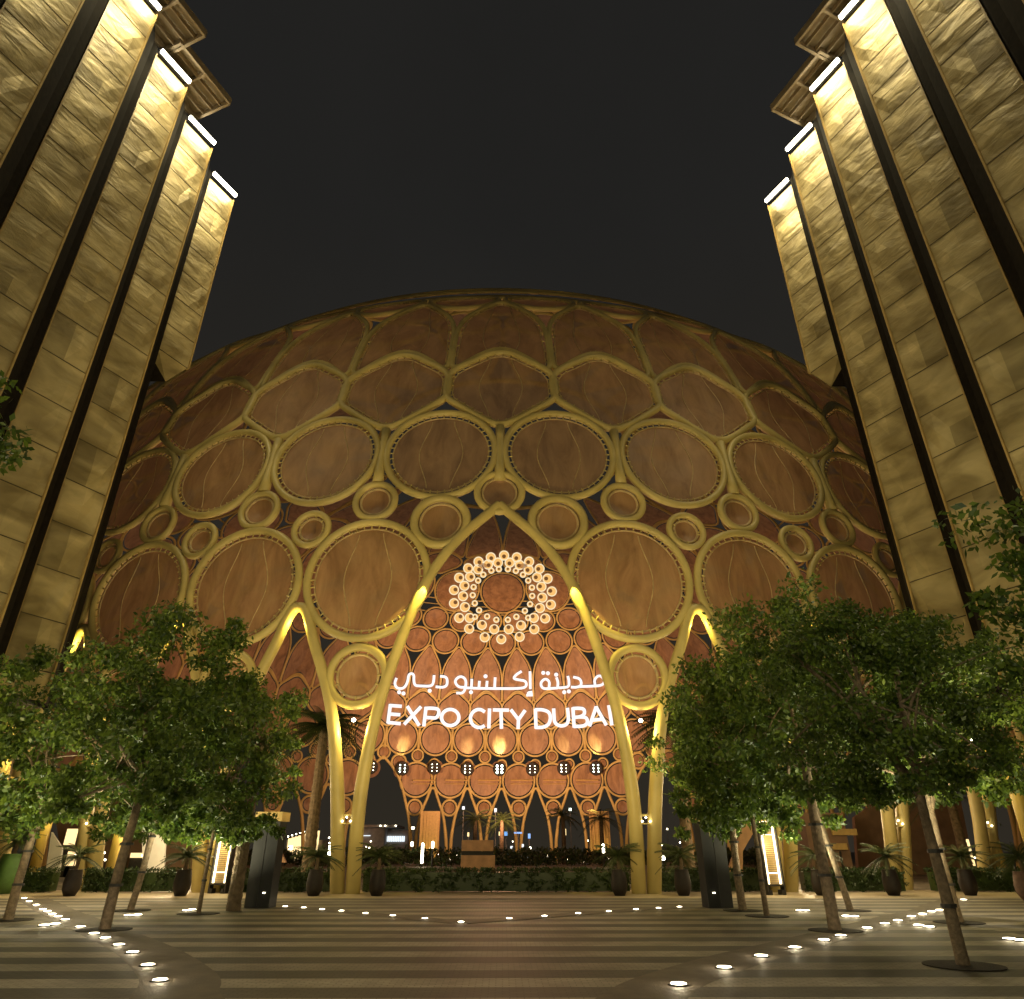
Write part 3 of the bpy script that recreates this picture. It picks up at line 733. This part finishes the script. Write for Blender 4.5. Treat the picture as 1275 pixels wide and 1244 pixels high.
        cn.add([(*p, zc+.30) for p in p4]+[(*p, zc+.36) for p in p4], [(3, 2, 1, 0), (4, 5, 6, 7), (0, 1, 5, 4), (1, 2, 6, 5), (2, 3, 7, 6), (3, 0, 4, 7)])
        cn.build('roof_canopy', M['canopy'], t)
    return t
tw_l = tower(-1, 'left gold clad tower with folded mesh panels and bright bars along its top')
tw_r = tower(1, 'right gold clad tower with folded mesh panels and one small lit window')
# lit window in the right tower
p = atY(1237, 320, 19.2)
b = MB(); b.box((p[0]-22, p[1]-25, p[2]), (.06, .95, .75), R(26)); b.box((p[0]-22.04, p[1]-25.16, p[2]), (.08, .05, .60), R(26), 1); b.box((p[0]-22.0, p[1]-24.98, p[2]-.18), (.10, .16, .24), R(26), 1)
b.build('window', [M['window'], M['dark']], tw_r)

# ------------------------------------------------------------------ trees
def leaves_mesh(name, centres, sizes, mat, per, parent, leaf=.11, droop=.5, r_=None):
    r_ = r_ or rng
    n = len(centres)*per
    idx = np.repeat(np.arange(len(centres)), per)
    d = r_.normal(size=(n, 3)); d /= np.linalg.norm(d, axis=1)[:, None]
    rad = r_.random(n)**.45
    P = centres[idx] + d*rad[:, None]*sizes[idx][:, None]*np.array([1, 1, .62])
    ax = r_.normal(size=(n, 3)); ax[:, 2] -= droop; ax /= np.linalg.norm(ax, axis=1)[:, None]
    sd = np.cross(ax, r_.normal(size=(n, 3))); sd /= np.linalg.norm(sd, axis=1)[:, None]
    L = leaf*(.6+.8*r_.random(n))[:, None]; W = L*.26
    V = np.empty((n, 4, 3)); V[:, 0] = P; V[:, 1] = P+ax*L*.5+sd*W; V[:, 2] = P+ax*L; V[:, 3] = P+ax*L*.5-sd*W
    me = bpy.data.meshes.new(name); me.vertices.add(n*4); me.vertices.foreach_set('co', V.reshape(-1))
    me.loops.add(n*4); me.loops.foreach_set('vertex_index', np.arange(n*4, dtype=np.int32))
    me.polygons.add(n); me.polygons.foreach_set('loop_start', np.arange(0, n*4, 4, dtype=np.int32)); me.polygons.foreach_set('loop_total', np.full(n, 4, dtype=np.int32))
    me.materials.append(mat); me.update(calc_edges=True); me.validate()
    o = bpy.data.objects.new(name, me); C.objects.link(o); o.parent = parent; return o
def tree(x, y, label, crown, htr, rtr=.12, lean=(0, 0), per=175, ncl=120, leaf=.155):
    t = thing('plaza_tree', label, 'tree', (x, y, 0), 0, 'trees on the paved plaza')
    b = MB(); j = lambda s_: random.uniform(-s_, s_)
    cz = htr; tx, ty = lean
    pts = [(0, 0, 0)] + [(tx*f + j(.03), ty*f+j(.03), htr*f) for f in (.25, .5, .75, 1.)]
    P = bez(pts, 2); b.tube(P, np.linspace(rtr*.88, rtr*.55, len(P)), N=10)
    cents = []; sizes = []
    (ox, oy, oz, rx, ry, rz) = crown; rx *= 1.22; ry *= 1.15; rz *= 1.12; oz -= .35
    for i in range(ncl):
        v = rng.normal(size=3); v /= np.linalg.norm(v); f = rng.random()**.38
        bump = 1+.30*math.sin(3*math.atan2(v[1], v[0])+ox*9)*math.cos(2.3*v[2]*2+oy*5)
        c = np.array([ox+v[0]*rx*f*bump, oy+v[1]*ry*f*bump, oz+v[2]*rz*f])
        sz_ = rng.uniform(.26, .72)
        if i % 6 == 0:      # loose hanging sprays under the crown
            a_ = rng.uniform(0, 2*PI); q_ = rng.uniform(.25, .95); c = np.array([ox+rx*q_*math.cos(a_), oy+ry*q_*math.sin(a_), oz-rz*rng.uniform(.62, .95)]); sz_ = rng.uniform(.18, .38)
        cents.append(c); sizes.append(sz_)
    cents = np.array(cents); sizes = np.array(sizes)
    tp = np.array([tx, ty, htr])
    for i in range(9):
        c = cents[(i*5) % len(cents)]; mid = tp*.5+c*.5+np.array([j(.2), j(.2), .15])
        q = bez([tp*.99 - np.array([0, 0, .25+.05*i]) if i % 2 else tp, mid, c], 2); b.tube(q, np.linspace(rtr*.42, .018, len(q)), N=6)
        for l in range(3):
            c2 = cents[(i*5+l*7+3) % len(cents)]
            if np.linalg.norm(c2-mid) < 2.2: q = bez([mid, (mid+c2)/2+np.array([j(.15), j(.15), .1]), c2], 2); b.tube(q, np.linspace(.03, .01, len(q)), N=5)
    b.build('trunk', M['bark'], t, True)
    leaves_mesh('crown', cents, sizes, M['leaf'], per, t, leaf)
    pit = MB(); pit.lathe((0, 0, 0), [(.62, .004), (.62, .017), (.55, .019), (.001, .021)], 24); pit.build('planting_pit', M['soil'], t)
    for f in (.28, .55):
        r_ = MB(); r_.tube([(tx*f, ty*f, htr*f-.03), (tx*f, ty*f, htr*f+.03)], rtr*1.02, N=10); r_.build('tie', M['dark'], t)
    return t
def TB(px, py): return gnd(px, py)
T = [
 ((10, 1146), 'leftmost tree on the plaza, trunk forking below its leaves', (-.4, 0, 5.2, 2.7, 2.3, 2.35), 3.1, .15, (0, 0)),
 ((130, 1158), 'largest left tree with slightly kinked trunk beside the light curve', (.1, .2, 5.75, 2.5, 2.3, 2.75), 3.4, .16, (.12, 0)),
 ((162, 1134), 'slim left tree with pale forked trunk in front of the white wall', (.3, .3, 5.2, 2.3, 2.3, 2.5), 3.9, .13, (.35, 0)),
 ((247, 1138), 'thin trunked tree standing in front of the left lit screen', (-.1, 0, 4.9, 2.2, 2.0, 2.4), 3.2, .08, (0, 0)),
 ((925, 1134), 'straight dark trunked tree right beside the right black kiosk', (.0, 0, 5.2, 1.9, 2.0, 2.5), 3.6, .16, (0, 0)),
 ((955, 1141), 'thin trunked tree just left of the right lit screen', (.2, 0, 5.5, 2.2, 2.0, 2.6), 3.3, .10, (0, 0)),
 ((1040, 1159), 'tall tree with pale straight trunk right of the lit screen', (.5, .2, 6.2, 2.6, 2.4, 2.7), 4.2, .18, (-.02, 0)),
 ((1059, 1134), 'tree with strongly leaning trunk behind the pale straight one', (1.1, .3, 6.6, 2.6, 2.4, 3.0), 3.4, .13, (-.55, 0)),
 ((1200, 1203), 'nearest tree at right with dark trunk in a round pit', (-.2, .2, 4.9, 2.0, 1.9, 1.75), 3.1, .125, (0, 0)),
 ((1194, 1149), 'tree behind the nearest right one, trunk partly hidden by it', (.9, .4, 6.0, 2.8, 2.4, 2.5), 3.2, .15, (0, 0)),
]
for pb, lb, cr, h_, r_, ln in T:
    x, y = TB(*pb)
    if y < 15: tree(x, y, lb, cr, h_, r_, ln, 300, 110, .095)
    else: tree(x, y, lb, cr, h_, r_, ln)
tree(-9.8, 9.2, 'near tree outside the left edge, only its twigs in view', (.35, 0, 8.35, 1.35, 1.5, 1.0), 5.2, .16, (.2, 0), 110, 40)
tree(10.7, 10.6, 'near tree at the right edge, hanging branches in front of the tower', (-.55, 0, 6.2, 1.5, 1.5, 1.6), 4.2, .16, (-.2, 0), 130, 60)

# ------------------------------------------------------------------ palms, planters, hedge
def fronds(b, top, n, L, droopf, w_=.18, r0=0):
    for i in range(n):
        a = 2*PI*i/n + random.uniform(-.2, .2); el_ = random.uniform(-.25, 1.15)
        P = []
        for k in range(8):
            f = k/7.; h = L*f
            P.append(np.array([math.cos(a)*h*math.cos(el_*(1-f*.4)), math.sin(a)*h*math.cos(el_*(1-f*.4)), h*math.sin(el_) - droopf*L*f*f]) + top)
        P = np.array(P); Tn = np.gradient(P, axis=0); Tn /= np.linalg.norm(Tn, axis=1)[:, None]
        side = np.cross(Tn, [0, 0, 1]); side /= np.linalg.norm(side, axis=1)[:, None]+1e-9
        b.tube(P, np.linspace(.03*L/2, .008, 8), N=4, cap=False)
        for k in range(1, 8):
            for q in (0, .33, .66):
                p = P[k-1]*(1-q)+P[k]*q; ln = w_*L*(1-.55*abs(2*(k+q)/8-.9))
                for sd in (-1, 1):
                    e = p+side[k]*sd*ln+Tn[k]*ln*.6-np.array([0, 0, ln*.45]); wv = Tn[k]*.035*L/2
                    b.add([p-wv, p+wv, e], [(0, 1, 2)])
def palm(x, y, h, label, L=2.2, n=26, rt=.2, lean=(0, 0), grp='palms'):
    t = thing('palm_tree', label, 'palm', (x, y, 0), 0, grp)
    b = MB(); P = np.array([(lean[0]*f, lean[1]*f, h*f) for f in np.linspace(0, 1, 40)]); r = np.array([rt*(1.15-.3*f)*(1+.09*(i % 2)) for i, f in enumerate(np.linspace(0, 1, 40))])
    b.tube(P, r, N=12); b.build('trunk', M['palmbark'], t)
    b = MB(); fronds(b, np.array([lean[0], lean[1], h]), n, L, .55); b.build('crown', M['palmleaf'], t)
    return t
x, y = gnd(290, 1134); palm(x, y, 5.1, 'nearest palm beside the left black kiosk, pale straight trunk', 1.5, 24, .19, (0, 0))
def palm_at(px, ytop, Y, label, **k):
    p = atY(px, ytop, Y); palm(p[0], p[1], p[2], label, **k)
palm_at(404, 905, 47, 'palm with ringed trunk seen behind the left leg pair', L=3.0, n=64, rt=.33)
palm_at(840, 900, 47, 'palm with dark trunk seen behind the right leg pair', L=3.0, n=64, rt=.31)
for px, yt, Y, lb in ((592, 1019, 110, 'distant palm left of centre under the inner wall'), (625, 1022, 118, 'distant palm at the centre under the inner wall'), (701, 1016, 112, 'distant palm right of centre under the inner wall'), (748, 1018, 104, 'distant palm left of the right leg pair'),
                      (170, 1000, 60, 'short palm behind the hedge at left between trunks'), (1180, 985, 55, 'palm behind the hedge at far right')):
    palm_at(px, yt, Y, lb, L=3.2, n=20, rt=.3)
def planter(x, y, label, pot='darkpot', plant=True, h=1.0, r=.36, L=1.2):
    t = thing('planter', label, 'planter', (x, y, 0), 0, 'planters in front of the hedge')
    b = MB(); b.lathe((0, 0, 0), [(r*.62, .006), (r*.95, h*.25), (r, h*.5), (r*.86, h*.85), (r*.78, h*.97), (r*.84, h), (r*.70, h-.01), (.001, h-.05)], 20); b.build('pot', M[pot], t, True)
    b = MB(); b.tube([(0, 0, h-.1), (.02, 0, h+.25), (0, 0, h+.5)], [.09, .08, .07], N=8); b.build('stem', M['palmbark'], t)
    b = MB(); fronds(b, np.array([0, 0, h+.5]), 30, L, .45, .16); b.build('foliage', M['palmleaf'], t)
spots = [(90, 'second planter from the left, beside the leftmost leg pair'), (227, 'planter with bushy palm left of the left lit screen'), (392, 'planter just left of the left leg pair'), (470, 'planter just right of the left leg pair'),
         (771, 'planter just left of the right leg pair'), (850, 'planter just right of the right leg pair'), (1021, 'planter between the pale trunk and the lit screen'), (1110, 'planter left of the right outer leg pair'), (1205, 'planter far right behind the leaning trunk')]
for px, lb in spots:
    Y = 34.0; p = atY(px, 1100, Y); planter(p[0], Y, lb)
p = gnd(1285, 1122); planter(p[0], p[1], 'brown pot with leafy shrub at the right edge', 'terracotta', h=1.0, r=.45)
p = gnd(3, 1113); planter(p[0], p[1]+.0, 'bright green pot at the left edge', 'greenpot', h=1.6, r=.55)

hx = [(-24, -20.6, 0), (-19.4, -14.4, 1), (-13.3, -7.4, 2), (-6.4, 6.4, 3), (7.4, 13.3, 4), (14.4, 19.4, 5), (20.6, 26, 6)]
hl = ['clipped hedge at the far left edge', 'clipped hedge between the two left outer leg pairs', 'clipped hedge behind the left lit screen', 'long clipped hedge across the central gateway',
      'clipped hedge behind the right lit screen', 'clipped hedge between the two right outer leg pairs', 'clipped hedge at the far right edge']
for x0, x1, i in hx:
    Yh = 37.2
    t = thing('hedge', hl[i], 'hedge', ((x0+x1)/2, Yh, 0), 0, 'hedge line behind the leg pairs')
    b = MB(); b.box((0, 0, .43), (x1-x0-.3, .6, .78)); b.build('core', M['hedgeleaf'], t)
    n = int((x1-x0)*38); c = []
    for _ in range(n):
        fx = random.uniform(-(x1-x0)/2+.1, (x1-x0)/2-.1)
        if random.random() < .6: c.append((fx, -.38, random.uniform(.05, .92)))
        else: c.append((fx, random.uniform(-.4, .4), .92))
    leaves_mesh('foliage', np.array(c), np.full(n, .14), M['hedgeleaf'], 22, t, .10, .0)

# ------------------------------------------------------------------ kiosks and lit screens
def kiosk(px, py, label, sx):
    x, y = gnd(px, py); t = thing('kiosk', label, 'kiosk', (x, y+.4, 0), R(6)*sx)
    b = MB(); b.box((0, 0, 1.32), (.86, .62, 2.63)); b.build('body', M['black'], t)
    b = MB(); b.box((0, -.315, 1.32), (.012, .02, 2.5)); b.build('seam', M['dark'], t)
    b = MB(); b.box((-.245, 0, 2.80), (.49, .74, .30)); b.box((.265, 0, 2.80), (.46, .74, .30)); b.build('top_band', M['stonegold'], t)
    b = MB(); b.box((.2*-sx, -.322, .45), (.09, .016, .022)); b.build('indicator', M['glow'], t)
kiosk(319, 1131, 'tall black kiosk with gold band at left of the gateway', -1)
kiosk(898, 1131, 'tall black kiosk with gold band at right of the gateway', 1)
def screen(px, py, label, sx):
    x, y = gnd(px, py); t = thing('lit_screen', label, 'light frame', (x, y+.3, 0), R(12)*sx)
    Wd, Hh, z0 = .62, 3.55, .42
    b = MB()
    for s_ in (-1, 1):
        b.box((s_*(Wd/2+.09), .0, (Hh+z0)/2+.1), (.07, .30, Hh+z0+.2)); b.box((s_*(Wd/2-.02), 0, .10), (.12, .34, .20))
    for z in (z0-.05, z0+Hh+.05, z0+Hh+.25): b.box((0, 0, z), (Wd+.10, .30, .07))
    b.build('frame', M['dark'], t)
    b = MB(); b.box((0, .08, z0+Hh/2), (Wd+.04, .03, Hh)); b.build('backing', M['warmdim'], t)
    for s_ in (-1, 1):
        b = MB(); b.box((s_*(Wd/2-.02), -.06, z0+Hh/2), (.075, .06, Hh)); b.build('light_strip', M['strip'], t)
    b = MB()
    for f in (.12, .55, .70, .97): b.box((0, -.02, z0+Hh*f), (Wd-.12, .03, .035))
    b.build('crossbar', M['strip'], t)
    b = MB()
    for i in range(40): b.box((0, .045, z0+.1+i*(Hh-.2)/40), (Wd-.10, .02, .03))
    b.build('louvre', M['stonegold'], t)
    lamp('POINT', 'screen_glow', (x, y-.15, 2), 90, (1, .80, .42), size=.3)
screen(268, 1113, 'tall lit frame with glowing edges left of the left kiosk', -1)
screen(969, 1115, 'tall lit frame with glowing edges right of the right kiosk', 1)

# ------------------------------------------------------------------ what stands inside and beyond the dome
def boxat(px0, px1, py0, py1, Y, dep, z0=None):
    a = atY(px0, py0, Y); c = atY(px1, py1, Y)
    zt_, zb_ = a[2], c[2] if z0 is None else z0
    return ((a[0]+c[0])/2, Y+dep/2, (zt_+zb_)/2), (abs(c[0]-a[0]), dep, zt_-zb_)
def struct_thing(name, label, cat, parts):
    t = thing(name, label, cat)
    for pn, mat, boxes in parts:
        b = MB()
        for c, d in boxes: b.box(c, d)
        b.build(pn, M[mat], t)
    return t
struct_thing('booth', 'low brown booth with a dark slot across it under the gateway', 'booth', [
    ('lower_wall', 'booth', [boxat(574, 616, 1065, 1090, 60, 2.6, 0)]), ('slot', 'black', [boxat(575.5, 614.5, 1060, 1064.6, 60.2, 2.2)]), ('upper_wall', 'booth', [boxat(575, 614, 1046, 1059.7, 60, 2.6)])])
struct_thing('pavilion', 'glass pavilion with bright vertical fins seen through the left inner gate', 'building', [
    ('wall', 'wallgrey', [boxat(357, 398, 1046, 1080, 170, 10, 0)]), ('fin', 'warm', [boxat(359+i*4.2, 359.9+i*4.2, 1044-i*1.2, 1074, 169.5, .2) for i in range(9)]),
    ('eave_light', 'glow', [boxat(358+i*5, 359.2+i*5, 1041-i*1.5, 1042.2-i*1.5, 169, .2) for i in range(8)]), ('door_light', 'glow', [boxat(360, 363, 1053, 1058, 169, .3), boxat(372, 375, 1072, 1077, 169, .3)])])
struct_thing('pavilion', 'pale flat roofed pavilion with rows of bulbs right of the left legs', 'building', [
    ('wall', 'wallgrey', [boxat(446, 476, 1031, 1080, 172, 10, 0)]), ('roof', 'wallgrey', [boxat(440, 494, 1027, 1030, 168, 14)]),
    ('bulb', 'glow', [boxat(x_, x_+1.3, y_, y_+1.3, 167.5, .2) for x_, y_ in ((448, 1037), (450, 1043), (449, 1050), (455, 1054), (461, 1047), (459, 1055), (446, 1055), (473, 1027.5), (479, 1027.5), (492, 1027.5))]),
    ('window', 'coolW', [boxat(452, 461, 1040, 1041, 171.6, .2), boxat(446, 449, 1074, 1078, 171, .2)])])
struct_thing('hall', 'long low hall with pale blue striped front beyond the wall', 'building', [
    ('wall', 'wallgrey', [boxat(474, 506, 1034, 1080, 176, 8, 0)]), ('stripe', 'coolW', [boxat(476+i*2.2, 477.1+i*2.2, 1041, 1048, 175.5, .2) for i in range(13)])])
for lb, x0, x1, Y in (('golden pleated curtain wall left of the booth', 524, 546, 140), ('golden pleated curtain wall right of the booth', 735, 760, 138)):
    bx = []
    n = 12
    for i in range(n): bx.append(boxat(x0+(x1-x0)*i/n, x0+(x1-x0)*(i+.6)/n, 1010, 1070, Y + (i % 2)*.4, .5, 0))
    struct_thing('curtain_wall', lb, 'wall', [('pleat', 'stonegold', bx), ('backing', 'wallbrown', [boxat(x0, x1, 1012, 1072, Y+1.2, .5, 0)])])
    c = boxat(x0, x1, 1040, 1060, Y, .5)[0]; lamp('AREA', 'curtain_wash', (c[0], Y-2.5, .8), 110, (1, .72, .22), (c[0], Y, 8), 2.5)
def post(px, py0, py1, Y, label, mat='glow', w_=.35):
    a = atY(px, py0, Y); c = atY(px, py1, Y)
    t = thing('lamp_post', label, 'lamp', (a[0], Y, 0))
    b = MB(); b.lathe((0, 0, 0), [(.12, 0), (.09, c[2]*.5), (.09, max(c[2], .3))], 8); b.build('pole', M['dark'], t)
    b = MB(); b.lathe((0, 0, 0), [(.02, c[2]-.05), (w_/2, c[2]+.05), (w_/2, a[2]-.05), (.02, a[2]+.05)], 10); b.build('light_tube', M[mat], t)
for args in ((526.5, 1050, 1075, 96, 'bright tall light tube left of the booth'), (539, 1048, 1056, 96, 'short light tube beside the tall one'), (751, 1051, 1062, 92, 'bright light tube left of the right leg pair'), (868, 1040, 1050, 62, 'light behind the right black kiosk'),
             (411, 1053, 1066, 84, 'bright light cluster behind the left leg pair'), (141, 1042, 1056, 70, 'bright light between the two left outer legs'), (826, 1066, 1071, 80, 'small light right of the right leg pair')):
    post(args[0], args[1], args[2], args[3], args[4], w_=.30 if args[3] > 75 else .22)
# small distant lights, shop signs and screens along the far promenade
for px, py, w_, h_, mt, lb in ((577, 1006, 3, 4, 'coolW', 'pale blue hanging lamp left of the centre arches'), (617, 1009, 3, 5, 'coolW', 'pale blue hanging lamp near the centre arches'), (710, 1008, 3, 3, 'cool', 'pale green hanging lamp right of the centre arches'),
                         (633, 1064, 9, 6, 'coolW', 'small bluish lit screen right of the booth'), (654, 1067, 8, 4, 'coolW', 'dim lit screen two steps right of the booth'), (645, 1037, 10, 2, 'blue', 'blue neon bar right of the booth'), (630, 1038, 4, 5, 'blue', 'blue neon corner nearest the booth'), (659, 1041, 3, 6, 'blue', 'blue neon upright further right'),
                         (615, 1062, 2, 3, 'coolW', 'tiny lilac light at the booth corner'), (637, 1055, 3, 3, 'coolW', 'tiny white light above the bluish screen'), (651, 1053, 2.5, 4, 'coolW', 'tiny white light under the neon bar'), (682, 1066, 3, 2, 'glow', 'small warm light right of the screens'), (702, 1072, 2, 2, 'coolW', 'small white light low right of centre'),
                         (559, 1070, 4, 2, 'glow', 'low round table lamp left of the booth'), (514, 1031, 3, 2.5, 'glow', 'warm lantern under the left hanging circle'), (513, 1051, 2.5, 5, 'glow', 'small lantern low at the left'), (757, 1069, 2, 2, 'glow', 'tiny warm light by the right curtain'), (704, 1036, 2, 8, 'warm', 'thin amber upright right of centre'), (583, 1039, 2, 5, 'warm', 'short amber upright above the booth left edge'), (622, 1038, 2, 5, 'warm', 'short amber upright above the booth right edge')):
    c, d = boxat(px-w_/2, px+w_/2, py-h_/2, py+h_/2, 128, .3)
    t = thing('distant_light', lb, 'light', (c[0], c[1], 0)); b = MB(); b.box((0, 0, c[2]), d); b.build('lamp', M[mt], t)
    b = MB(); b.box((0, .3, c[2]/2), (.10, .10, c[2])); b.build('pole', M['dark'], t)
# low dark planting and buildings inside, seen over the hedge
b = MB()
cc = [(random.uniform(-40, 40), random.uniform(98, 120), random.uniform(.2, 1.7)) for _ in range(900)]
t = leaves_mesh('shrubbery', np.array(cc), np.full(len(cc), .9), M['hedgeleaf'], 26, None, .45, 0.); tag(t, kind='stuff')
# left and right ground floor scenery
def slab_poly(name, label, pts, Y, mat, th=.18):
    P = [atY(px, py, Y) for px, py in pts]; n = len(P)
    t = thing(name, label, 'wall'); b = MB()
    b.add([(p[0], Y, max(p[2], 0)) for p in P]+[(p[0], Y+th, max(p[2], 0)) for p in P], [tuple(range(n)), tuple(range(2*n-1, n-1, -1))]+[(i, i+n, (i+1) % n+n, (i+1) % n) for i in range(n)])
    b.build('panel', M[mat], t)
slab_poly('sail_wall', 'white wall panel with a slanted top between the left trunks', [(178, 1090), (176, 1026), (206, 1046), (203, 1090)], 48, 'white')
slab_poly('sail_wall', 'white wall panel with a steep slanted edge by the leftmost trunk', [(56, 1090), (64, 1036), (77, 1056), (73, 1090)], 48, 'white')
slab_poly('sail_wall', 'narrow white wall panel left of the steep slanted one', [(38, 1090), (49, 1022), (54, 1022), (48, 1090)], 48.6, 'white')
slab_poly('brown_wall', 'dark brown leaning wall behind the left outer legs', [(80, 1090), (66, 1000), (150, 990), (206, 1010), (206, 1090)], 60, 'wallbrown', .5)
slab_poly('brown_wall', 'dark brown leaning wall behind the right outer legs', [(1070, 1090), (1064, 1018), (1110, 985), (1196, 995), (1215, 1090)], 64, 'wallbrown', .5)
slab_poly('copper_wall', 'copper slanted wall right of the right black kiosk', [(905, 1090), (930, 1015), (941, 1032), (925, 1060), (925, 1090)], 44, 'booth', .3)
slab_poly('copper_wall', 'small copper triangular wall left of the left leg pair', [(341, 1074), (346, 1052), (356, 1074)], 50, 'booth', .3)
def bulbs(label, pts, Y, mt='glow', sz=1.6):
    P = [atY(px, py, Y) for px, py in pts]; k = sz*Y/950/2*1.05
    t = thing('light_cluster', label, 'lights', (P[0][0], Y, 0))
    for p in P:
        b = MB(); b.lathe((p[0]-P[0][0], 0, p[2]), [(.01, -k), (k*.8, -k*.5), (k, 0), (k*.8, k*.5), (.01, k)], 7); b.build('bulb', M[mt], t)
        b = MB(); b.box((p[0]-P[0][0], k*1.6, p[2]/2), (.05, .05, p[2]+.05)); b.build('pole', M['dark'], t)
rnd = random.Random(5)
def sp(x0, x1, y0, y1, n): return [(rnd.uniform(x0, x1), rnd.uniform(y0, y1)) for _ in range(n)]
bulbs('scatter of warm lights above the hedge left of the right outer legs', sp(1066, 1122, 1048, 1076, 14), 70, sz=1.8)
bulbs('scatter of warm lights above the hedge right of the right outer legs', sp(1160, 1200, 1048, 1076, 8), 70, sz=1.8)
bulbs('scatter of small lights behind the booth on its right side', sp(622, 735, 1046, 1075, 20), 132, sz=1.3)
bulbs('scatter of warm lights behind the left leg pair', sp(408, 432, 1038, 1072, 7), 150, sz=1.8)
bulbs('scatter of warm lights right of the right leg pair', sp(822, 876, 1030, 1075, 9), 100, sz=1.8)
bulbs('scatter of warm lights among the left outer legs', sp(84, 180, 1056, 1076, 8), 52, sz=2.2)
bulbs('scatter of small warm lights left of the booth beyond the hedge', sp(498, 572, 1048, 1075, 14), 134, sz=1.3)
bulbs('row of warm lights low behind the hedge at far right', sp(1205, 1240, 1052, 1076, 6), 60, sz=1.8)
bulbs('pair of white spot lamps beside the forked slim trunk', [(187, 1023), (190, 1029)], 44, sz=4.5)
bulbs('pair of white spot lamps at far left', [(23, 1021), (30, 1012)], 44, sz=4.5)
for sx in (-1, 1): lamp('POINT', 'hall_lamp', (sx*19, 45, 3.5), 500, (1, .74, .42), size=.3)
struct_thing('low_building', 'brown low building with gold bands behind the right trunks', 'building', [
    ('wall', 'wallbrown', [boxat(1000, 1062, 1012, 1078, 56, 6, 0)]), ('gold_band', 'stonegold', [boxat(1036, 1068, 1032, 1040, 55.7, .25), boxat(1030, 1056, 1050, 1058, 55.7, .25)]), ('doorway', 'black', [boxat(1046, 1051, 1060, 1080, 55.8, .2, 0)])])
struct_thing('low_building', 'dark brown low building behind the left lit screen', 'building', [
    ('wall', 'wallbrown', [boxat(206, 262, 1020, 1078, 56, 6, 0)]), ('gold_band', 'stonegold', [boxat(240, 252, 1045, 1066, 55.7, .2)])])
for x0, x1, y0, y1, lb in ((84, 91, 1032, 1052, 'small warm lit window panel at far left'), (85, 92, 1060, 1078, 'lower warm lit panel at far left'), (1197, 1201, 1045, 1078, 'slim glowing panel at far right, left one'), (1206, 1213, 1045, 1078, 'slim glowing panel at far right, right one'), (163, 182, 1062, 1068, 'low glowing sign between the left trunks')):
    c, d = boxat(x0, x1, y0, y1, 58, .2); t = thing('glowing_sign', lb, 'sign', (c[0], c[1], 0)); b = MB(); b.box((0, 0, c[2]), d); b.build('face', M['warm'], t); b = MB(); b.box((0, .16, (c[2]+d[2]/2)/2), (d[0]*1.12, .1, c[2]+d[2]/2)); b.build('frame', M['dark'], t)
for px, y0, x2, lb in ((64, 1005, 58, 'slim gold uplit column at left between trunks'), (154, 1015, 150, 'slim gold uplit column behind the left outer legs'), (1224, 1000, 1236, 'slim gold uplit column far right'), (10, 968, 6, 'bright gold uplit column at the left edge'), (1246, 925, 1255, 'bright gold uplit column at the right edge')):
    Y = 44 if y0 > 990 else 33
    a = atY(px, y0, Y); t = thing('gold_column', lb, 'column', (a[0], Y, 0)); b = MB(); b.lathe((0, 0, 0), [(.3, 0), (.28, a[2]*.6), (.28, a[2]), (.1, a[2]+.05)], 14); b.build('shaft', M['gold_paint'], t, True)
    lamp('SPOT', 'column_spot', (a[0]*.97, Y-1.1, a[2]+.9), 350, (1, .80, .30), (a[0], Y, a[2]-2.5), .05, 60, .6)
for sx in (-1, 1):  # unseen fill lights added to brighten the ground round the entrance
    lamp('POINT', 'entrance_fill', (sx*17, 44, 4.5), 1200, (1, .78, .45), size=.3)
    lamp('POINT', 'entrance_fill', (sx*16.6, 34.2, 5.2), 700, (1, .80, .45), size=.2)
for sx in (-1, 1):  # unseen lights added for bright spill on the paving at both sides
    lamp('SPOT', 'forecourt_fill', (sx*14.5, 26, 6.6), 1300, (1, .86, .58), (sx*14, 23.5, 0), .15, 110, .9)
